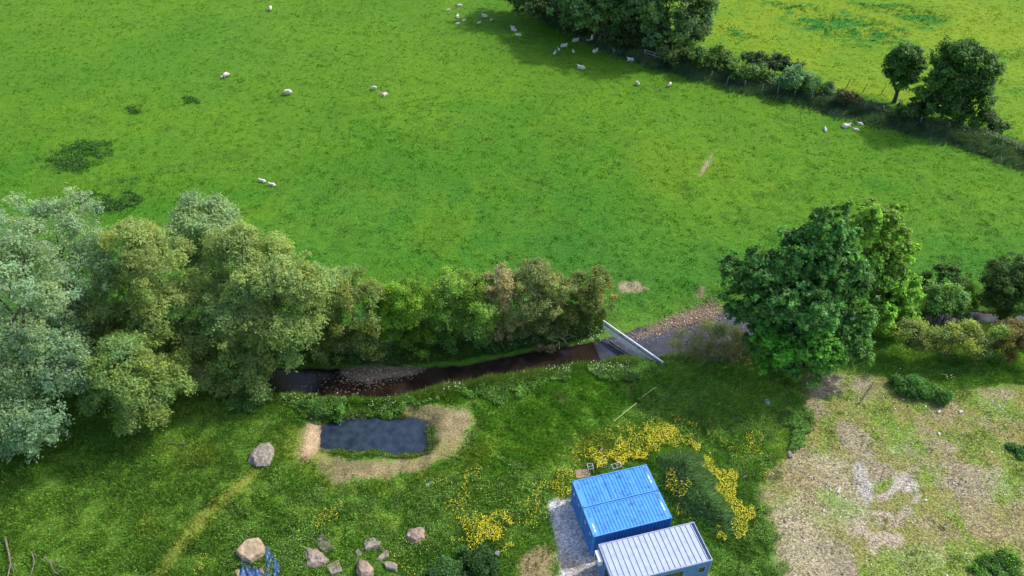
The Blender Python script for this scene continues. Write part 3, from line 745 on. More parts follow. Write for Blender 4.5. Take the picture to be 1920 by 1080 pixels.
tree('bush', 'dark understorey bushes below the left and middle trees of the wood edge', 'bush', (1085, 62), [(1000, 18, 20, 0), (1035, 32, 22, 0), (1070, 46, 22, 0), (1100, 60, 20, 0), (1130, 74, 20, 0), (1060, 20, 30, 3), (1110, 30, 34, 4)], 16000, 57, trunk=.08, crown='foliage', col=(.030, .052, .020), **T)
tree('bush', 'dark understorey bushes between the middle tree and the timber fence', 'bush', (1195, 92), [(1165, 82, 20, 0), (1200, 88, 20, 0), (1235, 92, 22, 1), (1280, 96, 24, 2), (1200, 50, 36, 4), (1310, 90, 20, 3)], 16000, 58, trunk=.08, crown='foliage', col=(.034, .056, .022), **T)
OK_ = dict(leaf=(.34, .26), var=.36, warm=.12, tuft=.5, jag=.02, sh2=.30, sub=34)
tree('oak_tree', 'smaller field oak with a bare lower trunk in the far hedge', 'tree', (1676, 192), [(1700, 105, 24, 0), (1680, 125, 22, 0), (1702, 135, 24, 0), (1668, 140, 12, 0), (1716, 120, 16, 0), (1690, 155, 14, 0)], 15000, 54, trunk=.30, col=(.054, .098, .026), **OK_)
tree('oak_tree', 'larger round dark field oak on the right of the far hedge', 'tree', (1795, 232), [(1800, 110, 38, 0), (1775, 140, 38, 0), (1830, 135, 38, 0), (1810, 165, 44, 0), (1770, 195, 34, 0), (1825, 195, 34, 0), (1735, 195, 24, 0), (1790, 215, 24, -.5), (1725, 180, 18, 0)], 44000, 55, trunk=.5, col=(.050, .092, .024), **OK_)
HD = dict(leaf=(.30, .20), var=.36, warm=.15, tuft=.45, jag=.2, sub=16)
HG = 'bushes along the far hedge between the two fields'
for k, (lab, bs, lb, nn, cl_) in enumerate([
    ('yellow green bush in the far hedge just below the tall grey green tree', (1330, 134), [(1305, 108, 20, 0), (1335, 112, 22, 0), (1360, 122, 20, 0), (1320, 125, 16, 0)], 12000, (.082, .120, .034)),
    ('dark green bush in the far hedge touching the pasture edge below the timber fence', (1270, 122), [(1255, 112, 16, 0), (1280, 116, 16, 0), (1300, 124, 14, 0)], 7000, (.046, .078, .026)),
    ('rounded dark bush standing up behind the far hedge left of the pale willow bush', (1435, 142), [(1420, 118, 18, 0), (1450, 124, 20, 0), (1480, 130, 18, 0), (1405, 112, 12, 0)], 11000, (.034, .058, .022)),
    ('grey green bush in the far hedge below the rounded dark bush', (1400, 152), [(1375, 135, 16, 0), (1400, 140, 18, 0), (1430, 150, 15, 0)], 8000, (.075, .115, .035)),
    ('pale silvery willow bush in the far hedge', (1500, 175), [(1490, 152, 22, 0), (1515, 160, 18, 0), (1470, 155, 14, 0)], 10000, (.098, .160, .080)),
    ('mid green bush right of the pale silvery willow bush', (1540, 182), [(1530, 165, 15, 0), (1548, 174, 13, 0)], 5000, (.082, .135, .048)),
    ('small brownish bramble bush halfway along the far hedge', (1585, 198), [(1580, 184, 14, 0), (1600, 190, 11, 0)], 4000, (.080, .072, .038)),
    ('low dark shrub between the two field oaks', (1712, 225), [(1700, 206, 18, 0), (1725, 212, 18, 0)], 6000, (.040, .066, .022)),
    ('low shrub at the right foot of the larger field oak', (1860, 250), [(1845, 228, 18, 0), (1870, 238, 14, 0)], 6000, (.058, .088, .030)),
]):
    tree('bush', lab, 'bush', bs, lb, nn, 60 + k, HG, trunk=.07, crown='foliage', col=cl_, **HD)

# lower plants one can tell apart in the near meadow
LOW = dict(leaf=(.17, .09), var=.4, warm=.12, tuft=.28, jag=.25, sub=16)
tree('bush', 'left one of two dark green bushes at the bottom edge right of the stones', 'bush', (850, 1075), [(838, 1062, 26, 0, .8), (860, 1072, 20, 0, .8), (820, 1075, 20, 0, .8)], 12000, 80, trunk=.05, crown='foliage', col=(.036, .078, .022), **LOW)
tree('bush', 'darker round bush below the dense patch of yellow flowers', 'bush', (895, 1068), [(890, 1052, 28, 0, .8), (910, 1064, 22, 0, .8), (875, 1064, 18, 0, .8)], 14000, 81, trunk=.05, crown='foliage', col=(.028, .062, .020), **LOW)
tree('bush', 'bright bramble clump at the top of the bare yard', 'bush', (1720, 742), [(1695, 712, 22, 0, .7), (1725, 722, 24, 0, .7), (1755, 735, 20, 0, .7), (1770, 745, 14, 0, .7), (1700, 735, 16, 0, .7)], 20000, 82, trunk=.05, crown='foliage', col=(.055, .118, .026), **LOW)
tree('bush', 'leafy clump on the near bank by the left end of the pond', 'bush', (612, 785), [(600, 765, 20, 0, .7), (625, 762, 22, 0, .7), (585, 750, 18, 0, .7), (630, 782, 12, 0, .7)], 15000, 83, trunk=.05, crown='foliage', col=(.055, .110, .024), **LOW)
tree('bush', 'grey green leafy clump under the broad willow at the stream edge', 'bush', (470, 770), [(450, 748, 22, 0, .7), (478, 752, 20, 0, .7), (500, 745, 16, 0, .7)], 10000, 84, trunk=.05, crown='foliage', col=(.062, .112, .034), **LOW)
tree('bush', 'dark weed clump on the far right of the yard', 'bush', (1905, 850), [(1900, 838, 9, 0, .5), (1918, 842, 11, 0, .5), (1912, 850, 8, 0, .5)], 3500, 85, trunk=.04, crown='foliage', col=(.045, .095, .026), **LOW)
tree('bush', 'leafy green clump at the lower right corner of the yard', 'bush', (1880, 1060), [(1850, 1050, 18, 0, .35), (1885, 1040, 20, 0, .35), (1910, 1060, 20, 0, .35), (1835, 1074, 15, 0, .35), (1870, 1070, 18, 0, .35)], 12000, 86, trunk=.04, crown='foliage', col=(.066, .130, .024), **LOW)
# ---------------------------------------------------------------- grasses and flowers (nobody could count them)
CONT_A, CONT_O = .2598, np.array([5.195, 31.261])
CAB_A, CAB_O = math.radians(14.3), np.array([6.07, 28.25])      # back left corner of the cabin


def local(x, y, o, a):
    dx, dy = x - o[0], y - o[1]; return dx * math.cos(a) + dy * math.sin(a), -dx * math.sin(a) + dy * math.cos(a)


def blocked(x, y):
    u, v = local(x, y, CONT_O, CONT_A); k = (u > -.05) & (u < 6.1) & (np.abs(v) < 2.5)
    u, v = local(x, y, CAB_O, CAB_A); return k | ((u > -.1) & (u < 7.35) & (v < .1) & (v > -3.2))


def blades(name, label, x, y, h, w, rs, per=3, lean=.9, colf=None, wind=(.5, -.25), cvar=.22, jit=.12, mat=None, bright=1.0, tvar=.12):
    gc, _ = ground_col(x, y) if colf is None else (colf, None)
    x = np.repeat(x, per) + rs.normal(0, jit, len(x) * per); y = np.repeat(y, per) + rs.normal(0, jit, len(y) * per)
    h = np.repeat(h, per) * rs.uniform(.6, 1.25, len(x)); w = np.repeat(w, per); tc = np.repeat(gc * bright, per, 0)
    z = height(x, y); n = len(x)
    a = rs.uniform(0, 2 * math.pi, n)
    lx = np.cos(a) * lean * .7 + wind[0] + rs.normal(0, .25, n); ly = np.sin(a) * lean * .7 + wind[1] + rs.normal(0, .25, n)
    b = rs.uniform(0, math.pi, n)
    dx, dy = np.cos(b) * w * .5, np.sin(b) * w * .5
    p0 = np.c_[x - dx, y - dy, z - .02]; p1 = np.c_[x + dx, y + dy, z - .02]; p2 = np.c_[x + lx * h, y + ly * h, z + h]
    v = np.stack([p0, p1, p2], 1).reshape(-1, 3)
    k = np.exp(rs.normal(0, cvar, n) + np.repeat(rs.normal(0, tvar, n // per), per)); wm = rs.normal(0, .10, n)
    cl = tc * k[:, None] * np.c_[1 + wm * 1.5, 1 + 0 * wm, 1 - wm]
    o = mesh_np(name, v, np.arange(n * 3).reshape(-1, 3), mat or M_BLADE, attrs={'col': np.repeat(np.clip(cl, .003, .8), 3, 0)})
    return tag(o, label, kind='stuff')


def pix(x, y, z=0):
    dy = y * C_ + (CAM_H - z) * S_
    return 960 + F_PX * x / dy, 540 - F_PX * (y * S_ - (CAM_H - z) * C_) / dy


rs = np.random.default_rng(5)
# near meadow
n = 330000
x = rs.uniform(-50, 50, n); y = 26 + 30 * rs.uniform(0, 1, n)
px, py = pix(x, y)
sy = np.interp(x, SLINE[:, 0], SLINE[:, 1]); ds, sw = line_dist(SLINE, x, y, SWID)
keep = (px > -60) & (px < 1980) & (py < 1130) & (y < sy) & (ds > sw + .1) & ~blocked(x, y)
x, y = x[keep], y[keep]
yd = sdf(YARD, x, y); rg = np.maximum(sdf(RING, x, y), sdf(LEDGE, x, y)); gp = sdf(GPAD, x, y); pd = sdf(POND, x, y); tp = sdf(TANP, x, y); md = sdf(MOUND, x, y)
gc, _ = ground_col(x, y)
green = ss(1.15, 1.6, gc[:, 1] / gc[:, 0])       # bare earth grows little
cl1 = fbm(x / 1.3, y / 1.3, 91, 3)
dens = np.clip(.12 + .88 * green, 0, 1) * np.where(yd > 0, .42, 1) * np.where(gp > -.1, .0, 1) * np.where(pd > -.1, 0, 1) * np.where(rg > 0, .25, 1)
k = rs.uniform(size=len(x)) < dens * (.55 + .9 * cl1)
x, y, yd, md, green, cl1, rg = x[k], y[k], yd[k], md[k], green[k], cl1[k], rg[k]
h = (.10 + .30 * ss(.3, .75, cl1)) * np.where(yd > -.2, .40, 1) * np.where(rg > -.3, .5, 1); h = np.where(md > -.4, .40, h)
ty = sdf(YARD, x, y) > 0
gcx, _ = ground_col(x, y); rr_ = rs.uniform(size=len(x)); gcx = np.where((ty & (rr_ < .35))[:, None], c(.20, .17, .085), gcx); gcx = np.where((ty & (rr_ > .62))[:, None], c(.105, .13, .036), gcx)
blades('meadow_grass', 'long tufted meadow grass on the near side of the stream', x, y, h, np.full(len(x), .085), rs, 3, 1.0, bright=1.42, colf=gcx, tvar=.30)

# pasture
n = 150000
Yr = 48 + 100 * rs.uniform(0, 1, n) ** 1.25; x = rs.uniform(-1, 1, n) * (48 + (Yr - 45) * .62); y = Yr
px, py = pix(x, y); sy = np.interp(x, SLINE[:, 0], SLINE[:, 1])
keep = (px > -40) & (px < 1960) & (py > -60) & (y > sy + 3.2)
x, y = x[keep], y[keep]
wp = np.max([sdf(w, x, y) for w in WEEDP + WEEDF], axis=0)
cl2 = fbm(x / 2.2, y / 1.1, 95, 4)
cl3 = fbm(x / .55 + y / 1.4, y / .75, 96, 2); k = rs.uniform(size=len(x)) < (.35 + .9 * ss(.40, .65, cl3)); k |= wp > 0; cl2 = cl2 * .4 + cl3 * .6
x, y, wp, cl2 = x[k], y[k], wp[k], cl2[k]
h = (.07 + .14 * ss(.45, .7, cl2)) * (1 + .8 * (wp > 0)); gc, _ = ground_col(x, y)
blades('pasture_grass', 'grazed green pasture grass of the sheep field', x, y, h, .05 + .0006 * y, rs, 3, 1.3, colf=gc * np.where(wp > 0, .95, 1.38)[:, None])

# rank grass of the far hedge and of the stream banks
n = 90000
i = rs.integers(0, len(HEDGE) - 1, n); t = rs.uniform(size=n)
seg = np.linalg.norm(np.diff(HEDGE, axis=0), axis=1); i = rs.choice(len(HEDGE) - 1, n, p=seg / seg.sum())
p = HEDGE[i] * (1 - t[:, None]) + HEDGE[i + 1] * t[:, None] + rs.normal(0, 1.35, (n, 2))
x, y = p[:, 0], p[:, 1]; px, py = pix(x, y); k = (px > 900) & (px < 1990) & (py > -60); x, y = x[k], y[k]
hn = fbm(x / 2.2, y / 2.2, 97, 3)
hc = mixc(c(.060, .120, .050) * np.ones((len(x), 1)), c(.120, .190, .080), ss(.45, .65, hn))
blades('rank_grass', 'rank grass and weeds along the far hedge bank', x, y, .28 + .6 * ss(.3, .7, hn), np.full(len(x), .12), rs, 3, .7, colf=hc)
m_ = 26000
i = rs.choice(len(HEDGE) - 1, m_, p=seg / seg.sum()); t = rs.uniform(size=m_)
pp = HEDGE[i] * (1 - t[:, None]) + HEDGE[i + 1] * t[:, None] + np.array([.5, 1.3]) + rs.normal(0, .75, (m_, 2))
hx, hy = pp[:, 0], pp[:, 1]
HEDGE_UG = (hx, hy)
n = 120000
t = rs.uniform(0, 1, n); px = -20 + t * 1980; i0 = rs.uniform(.2, 1, n)
sxw = rs.uniform(-48, 48, n); syw = np.interp(sxw, SLINE[:, 0], SLINE[:, 1]); off = np.where(rs.uniform(size=n) < .72, rs.uniform(1.0, 4.6, n), -rs.uniform(1.1, 3.4, n))
x, y = sxw, syw + off; ds, sw = line_dist(SLINE, x, y, SWID)
zz = height(x, y); px, py = pix(x, y)
k = (zz > WZ + .18) & (ds > sw - .1) & (sdf(BEACH, x, y) < -.3) & (sdf(BAR, x, y) < -.1) & (sdf(BAR2, x, y) < -.2) & (sdf(POND, x, y) < -.5) & (sdf(RING, x, y) < 0)
k &= ~((px > 1130) & (px < 1460) & (off > 1.3)) & ~((px > 1130) & (px < 1460) & (off > 0) & (rs.uniform(size=n) < .6))
x, y, off = x[k], y[k], off[k]
hn = fbm(x / 1.5, y / 1.5, 98, 3)
bc = mixc(c(.100, .195, .032) * np.ones((len(x), 1)), c(.170, .265, .045), ss(.4, .65, hn)); pxb, _ = pix(x, y); bc = mixc(bc, c(.085, .165, .034), ss(3.2, 4.2, off) * (pxb < 1100)); bc = mixc(bc, c(.085, .20, .02), (pxb > 1130) * (off > 0) * .7)
blades('bank_grass', 'lush rank grass overhanging both banks of the stream', x, y, .22 + .42 * ss(.3, .7, hn), np.full(len(x), .075), rs, 3, .8, colf=bc)


# broad leaved undergrowth below the hedge
def leafy(name, label, x, y, hmax, size, col, rs, kind='stuff', var=.35, lift=0.0):
    n = len(x); z = height(x, y) + rs.uniform(.1, 1, n) ** .7 * hmax + lift
    nr = unit(rs.normal(size=(n, 3)) * .5 + np.array([0, 0, 1])); ax = unit(np.cross(nr, rs.normal(size=(n, 3))))
    g = rs.uniform(.6, 1.4, n) * size
    cn = fbm(x / .8, y / .8, 111, 3)
    cl = np.atleast_2d(col) * np.exp(rs.normal(0, var * .6, n) + (cn - .5) * 1.3)[:, None]
    v, f, cc = quads(np.c_[x, y, z], ax, nr, g, g * .7, cl)
    o = mesh_np(name, v, f, M_LEAF, attrs={'col': cc}); return tag(o, label, kind=kind)


def scatter(polys, n, rs, soft=.5):
    X_, Y_ = [], []
    for q, m in polys:
        w = wpoly(q); lo, hi = w.min(0) - .6, w.max(0) + .6
        m2 = int(m); x = rs.uniform(lo[0], hi[0], m2 * 4); y = rs.uniform(lo[1], hi[1], m2 * 4)
        d = sdf(w, x, y) + (fbm(x / .9, y / .9, 121, 3) - .5) * 3.0 * soft
        k = np.where((d > 0) & ~blocked(x, y))[0][:m2]
        X_.append(x[k]); Y_.append(y[k])
    return np.concatenate(X_), np.concatenate(Y_)


hx, hy = HEDGE_UG; qx_, qy_ = pix(hx, hy); k = (qx_ > 1180) & (qx_ < 1990); hx, hy = hx[k], hy[k]; k = fbm(hx / 1.6, hy / 1.6, 151, 3) > .40; hx, hy = hx[k], hy[k]
leafy('hedge_undergrowth', 'low brambles and weeds filling the far hedge line', hx, hy, 1.15, .26, mixc(c(.070, .120, .045) * np.ones((len(hx), 1)), c(.115, .170, .065), ss(.45, .6, fbm(hx / 4, hy / 4, 152, 3))), rs)
x, y = scatter([([(575, 690), (590, 660), (700, 645), (900, 632), (1060, 622), (1140, 610), (1165, 640), (1080, 642), (1000, 645), (900, 652), (800, 660), (700, 685), (620, 700)], 22000)], 0, rs, .4)
k = height(x, y) > WZ + .1; x, y = x[k], y[k]
leafy('bank_undergrowth', 'nettles and broad leaves under the hawthorns on the far bank', x, y, .85, .20, c(.085, .170, .040), rs)
x, y = scatter([([(520, 735), (570, 735), (640, 748), (650, 775), (600, 790), (560, 775)], 6500), ([(700, 770), (760, 748), (820, 752), (780, 765), (720, 772)], 2600), ([(1100, 695), (1170, 682), (1240, 690), (1200, 715), (1120, 715)], 5200),
                ([(1480, 790), (1510, 770), (1505, 830), (1485, 850)], 2200), ([(860, 735), (1060, 700), (1080, 715), (900, 755)], 5000)], 0, rs, .9)
k = (height(x, y) > WZ + .2); x, y = x[k], y[k]
leafy('bank_weeds', 'bright leafy weeds on the near bank of the stream', x, y, .42, .14, c(.115, .240, .038), rs)
x, y = scatter([([(700, 900), (900, 870), (1050, 880), (1040, 940), (1000, 1010), (900, 960), (820, 1050), (640, 1010), (560, 930)], 26000), ([(1250, 740), (1460, 760), (1460, 900), (1390, 880), (1300, 830), (1160, 810)], 16000), ([(1390, 1000), (1440, 960), (1470, 1090), (1400, 1090)], 5000),
                ([(540, 880), (640, 930), (700, 1090), (380, 1090), (430, 950)], 15000)], 0, rs, 1.6)
k = rs.uniform(size=len(x)) < ss(.40, .58, fbm(x / 1.1, y / 1.1, 141, 4)); x, y = x[k], y[k]
leafy('clover_patches', 'broad leaved weeds growing through the meadow grass', x, y, .38, .11, c(.125, .230, .036), rs, var=.5)
x, y = scatter([([(600, 838), (700, 843), (745, 851), (796, 846), (798, 853), (740, 858), (660, 850), (602, 846)], 700), ([(795, 800), (806, 795), (818, 830), (806, 850), (797, 846)], 250), ([(640, 782), (700, 776), (770, 780), (775, 772), (700, 764), (650, 770)], 500)], 0, rs, .25)
leafy('pond_weeds', 'yellow green weeds fringing the pond', x, y, .30, .12, c(.125, .190, .035), rs)
blades('pond_sedge', 'sparse sedge round the pond edge', x, y, np.full(len(x), .38), np.full(len(x), .05), rs, 2, .5, colf=np.tile(c(.13, .19, .04), (len(x), 1)))
# nettle patches in the pasture
for lab, q, m in [('large dark nettle patch in the pasture above the left hand willows', [(85, 310), (80, 292), (145, 264), (208, 266), (212, 288), (205, 305), (125, 325)], 2300), ('dark nettle patch in the pasture touching the silver willow tops', [(128, 372), (160, 362), (250, 364), (268, 384), (240, 402), (170, 400)], 2300),
                  ('small round dark weed patch in the pasture, above the large nettle patch', [(240, 202), (258, 196), (266, 212), (246, 216)], 320), ('small greyish weed patch in the pasture left of the lone ewe', [(346, 184), (370, 181), (375, 192), (352, 195)], 260)]:
    x, y = scatter([(q, m)], 0, rs, 1.8 if m > 1000 else .7)
    if m > 1000: k = fbm(x / 2.0 + y / 3, y / .8, 171, 3) > .44; x, y = x[k], y[k]
    n = len(x); z = height(x, y) + rs.uniform(0, .35, n); nr = unit(rs.normal(size=(n, 3)) * .7 + np.array([0, 0, .8])); ax = unit(np.cross(nr, rs.normal(size=(n, 3))))
    v, f, cc = quads(np.c_[x, y, z], ax, nr, np.full(n, .34), np.full(n, .12), c(.055, .135, .028) * np.exp(rs.normal(0, .3, n))[:, None])
    o = mesh_np('nettle_patch' if m > 1000 else 'weed_tuft', v, f, M_LEAF, attrs={'col': cc}); tag(o, lab, 'weeds', 'dark weed patches in the pasture')

# yellow flowers
YF = [([(1095, 860), (1150, 840), (1180, 815), (1230, 805), (1280, 815), (1300, 840), (1250, 848), (1225, 858), (1215, 868), (1130, 880)], 4200), ([(1210, 815), (1240, 800), (1262, 812), (1250, 835), (1215, 838)], 1000), ([(1120, 862), (1170, 850), (1215, 858), (1210, 870), (1130, 882)], 1300),
      ([(1300, 846), (1340, 870), (1375, 920), (1405, 975), (1398, 1005), (1365, 1020), (1350, 1010), (1378, 985), (1350, 935), (1325, 885)], 4800), ([(1252, 905), (1282, 940), (1285, 978), (1265, 975), (1256, 940)], 550),
      ([(860, 980), (900, 972), (955, 975), (958, 1010), (945, 1032), (880, 1030), (855, 1010)], 1500), ([(905, 980), (950, 982), (950, 1025), (905, 1022)], 1000), ([(848, 930), (870, 915), (875, 960), (855, 975)], 260), ([(880, 885), (905, 885), (905, 912), (885, 910)], 160), ([(982, 955), (1002, 955), (998, 985), (984, 985)], 170),
      ([(585, 965), (635, 950), (640, 985), (590, 995)], 330), ([(370, 1035), (400, 1040), (400, 1065), (370, 1065)], 130), ([(1050, 900), (1080, 880), (1070, 940), (1040, 935), (1000, 930)], 700), ([(1280, 795), (1330, 800), (1420, 850), (1440, 895), (1400, 870), (1330, 840)], 600), ([(1400, 815), (1420, 820), (1440, 860), (1425, 865)], 260),
      ([(1150, 800), (1240, 790), (1300, 800), (1240, 815), (1160, 820)], 600), ([(800, 900), (1000, 900), (1040, 1000), (960, 1040), (820, 1000)], 500), ([(740, 1030), (800, 1040), (780, 1085), (730, 1085)], 140), ([(1070, 815), (1150, 820), (1110, 870), (1050, 890)], 500)]
x, y = scatter([(q, m * .52) for q, m in YF], 0, rs, 1.0)
n = len(x); z = height(x, y) + rs.uniform(.30, .52, n); nr = unit(rs.normal(size=(n, 3)) * .35 + np.array([0, 0, 1])); ax = unit(np.cross(nr, rs.normal(size=(n, 3))))
g = rs.uniform(.045, .085, n)
v, f, cc = quads(np.c_[x, y, z], ax, nr, g, g * .95, c(.70, .62, .045) * np.exp(rs.normal(0, .18, n))[:, None])
tag(mesh_np('buttercups', v, f, M_PETAL, attrs={'col': cc}), 'yellow buttercups spread through the near meadow', kind='stuff')
# stems and yellowish green leaves below them
gc2 = np.tile(c(.120, .185, .024), (n, 1))
blades('buttercup_stems', 'yellow green stems below the buttercups', x, y, np.full(n, .33), np.full(n, .05), rs, 1, .4, colf=gc2)
# white flower heads
x, y = scatter([([(690, 765), (735, 748), (745, 760), (710, 772)], 120), ([(830, 728), (860, 722), (862, 735), (835, 740)], 70), ([(960, 706), (985, 700), (985, 710), (962, 714)], 40), ([(1000, 700), (1070, 690), (1075, 702), (1010, 708)], 110), ([(1100, 690), (1180, 685), (1190, 705), (1110, 712)], 170),
                ([(975, 575), (1000, 570), (1000, 610), (980, 612)], 130), ([(1060, 610), (1130, 605), (1150, 630), (1080, 640)], 260), ([(860, 630), (930, 630), (930, 645), (860, 645)], 70), ([(1680, 700), (1700, 720), (1690, 735), (1672, 715)], 45), ([(1763, 711), (1785, 714), (1782, 720), (1764, 718)], 40), ([(520, 745), (600, 745), (600, 765), (530, 770)], 90),
                ([(1110, 890), (1140, 860), (1150, 870), (1130, 895)], 60), ([(1380, 140), (1500, 170), (1500, 178), (1380, 150)], 30), ([(1080, 8), (1110, 12), (1108, 30), (1085, 26)], 1)], 0, rs, .2)
n = len(x); z = np.maximum(height(x, y), WZ) + rs.uniform(.5, .95, n); kk_ = rs.uniform(size=n) < .5; x, y, z = x[kk_], y[kk_], z[kk_]; n = len(x); nr = unit(rs.normal(size=(n, 3)) * .3 + np.array([0, 0, 1])); ax = unit(np.cross(nr, rs.normal(size=(n, 3))))
g = rs.uniform(.05, .12, n)
v, f, cc = quads(np.c_[x, y, z], ax, nr, g, g * .9, c(.55, .60, .42) * np.exp(rs.normal(0, .12, n))[:, None])
tag(mesh_np('cow_parsley', v, f, M_PETAL, attrs={'col': cc}), 'white cow parsley heads along the stream banks', kind='stuff')

# shingle: stones on the bars and in the stream, rubble in the yard
def stones(name, label, x, y, size, cols, rs, zmin=None, sink=.3):
    n = len(x); ico = bmesh.new(); bmesh.ops.create_icosphere(ico, subdivisions=1, radius=1)
    bv = np.array([q.co[:] for q in ico.verts]); bf = np.array([[q.index for q in f.verts] for f in ico.faces]); ico.free()
    m = len(bv)
    s = size * np.exp(rs.normal(0, .35, n)); sc = np.c_[s, s * rs.uniform(.55, .9, n), s * rs.uniform(.35, .6, n)]
    a = rs.uniform(0, math.pi, n); v = bv[None] * (1 + rs.normal(0, .13, (n, m, 1))) * sc[:, None, :]
    vx = v[..., 0] * np.cos(a)[:, None] - v[..., 1] * np.sin(a)[:, None]; vy = v[..., 0] * np.sin(a)[:, None] + v[..., 1] * np.cos(a)[:, None]
    z = height(x, y)
    if zmin is not None: z = np.maximum(z, zmin)
    V_ = np.stack([vx + x[:, None], vy + y[:, None], v[..., 2] + z[:, None] + sc[:, 2:3] * sink], -1).reshape(-1, 3)
    F_ = (bf[None] + (np.arange(n) * m)[:, None, None]).reshape(-1, 3)
    ci = np.array(cols)[rs.integers(0, len(cols), n)] * np.exp(rs.normal(0, .25, n))[:, None]
    o = mesh_np(name, V_, F_, M_STONE, attrs={'col': np.repeat(ci, m, 0)}); return tag(o, label, kind='stuff')


M_STONE = mat_leaf('stone_chip', .85, 0.0, .2)
SC_ = [(.24, .175, .12), (.18, .13, .09), (.34, .27, .20), (.15, .115, .085), (.21, .165, .12)]


def scat_w(w, n, rs, jit=.3):
    lo, hi = w.min(0) - 1, w.max(0) + 1; x = rs.uniform(lo[0], hi[0], n * 5); y = rs.uniform(lo[1], hi[1], n * 5)
    k = np.where(sdf(w, x, y) + rs.normal(0, jit, len(x)) > 0)[0][:n]; return x[k], y[k]


x1, y1 = scat_w(BEACH, 3800, rs, .5); x2, y2 = scat_w(BAR, 1900, rs, .35); x3, y3 = scat_w(BAR2, 200, rs, .25)
w4 = wpoly([(600, 712), (660, 700), (740, 708), (720, 730), (640, 740), (600, 730), (560, 725)], WZ); x4, y4 = scat_w(w4, 230, rs, .5)
stones('shingle', 'brown pebbles on the stream bars', np.r_[x1, x2, x3, x4], np.r_[y1, y2, y3, y4], .058, SC_, rs, WZ - .02)
x5, y5 = scat_w(wpoly([(1440, 900), (1560, 700), (1900, 740), (1920, 1085), (1450, 1085)]), 2600, rs, .5)
stones('rubble', 'small pale stones lying over the bare yard', x5, y5, .048, [(.42, .40, .35), (.34, .30, .24), (.5, .48, .43), (.12, .10, .07), (.16, .14, .09)], rs)
x6, y6 = scat_w(GPAD, 1500, rs, .1); k = ~blocked(x6, y6)
stones('gravel', 'loose grey gravel of the pad left of the blue containers', x6[k], y6[k], .024, [(.46, .44, .45), (.40, .39, .40), (.54, .52, .52)], rs)
# ---------------------------------------------------------------- containers, cabin and other made things
BLUE = (.035, .175, .52)
M_BLUER = mat_simple('blue_roof_paint', (.050, .235, .62), .5, .10, 2.0, stain=((.035, .13, .32), 2.6, .50, .72))
M_BLUES = mat_simple('blue_wall_paint', BLUE, .5, .12, 2.5, stain=((.03, .10, .26), 4.0, .6, .8))
M_BLUEF = mat_simple('blue_frame_paint', (.07, .26, .62), .45, .1, 3.0)
M_BLUED = mat_simple('dark_blue_plate', (.045, .16, .33), .6, .25, 3.0)
M_GREYR = mat_simple('grey_roof_sheet', (.345, .40, .55), .6, .06, 1.5, stain=((.27, .30, .39), 2.5, .5, .8))
M_GREYF = mat_simple('grey_blue_frame', (.24, .29, .42), .5, .1, 3)
M_SEAM = mat_simple('dark_seam', (.09, .11, .18), .6, .1, 3)
M_CABW = mat_simple('cabin_wall', (.10, .20, .42), .6, .08, 2)
M_WHITE = mat_simple('white_paint', (.78, .78, .76), .5, .05, 3)
M_DARK = mat_simple('dark_void', (.02, .02, .025), .7, .1, 3)
M_GLASS = mat_simple('dark_glass', (.03, .035, .035), .08, .2, 1, spec=.6)
M_STEEL = mat_simple('galvanised_steel', (.50, .53, .58), .45, .12, 5, metallic=.3)
M_PANEL = mat_simple('pale_panel', (.86, .84, .79), .7, .15, 2.5, stain=((.70, .66, .58), 3, .5, .75))
M_BAGSHADOW = mat_simple('dark_bag_and_shadow_bar', (.03, .032, .04), .6, .2, 4)  # for the bag, and for the bar drawn as beam shadow


def corr(length, span, period, depth, axis_fn):
    """trapezoid corrugated sheet; axis_fn(u, s, d) -> point"""
    us, ds = [0.0], [0.0]; u = 0.0
    while u < length - period * .5:
        for q, dd in ((.12, 0), (.30, -depth), (.62, -depth), (.80, 0)):
            us.append(min(u + q * period, length)); ds.append(dd)
        u += period
    us.append(length); ds.append(0.0)
    v = []; f = []
    for s in (0.0, span):
        for a, b in zip(us, ds): v.append(axis_fn(a, s, b))
    n = len(us)
    for i in range(n - 1): f.append([i, i + 1, n + i + 1, n + i])
    return v, f


def sheet(name, vf, mat, parent, thick=.004):
    me = bpy.data.meshes.new(name); me.from_pydata(vf[0], [], vf[1]); me.update(); me.materials.append(mat)
    o = bpy.data.objects.new(name, me); scene.collection.objects.link(o); o.parent = parent
    return o


CL, CW, CH = 6.06, 2.40, 2.59


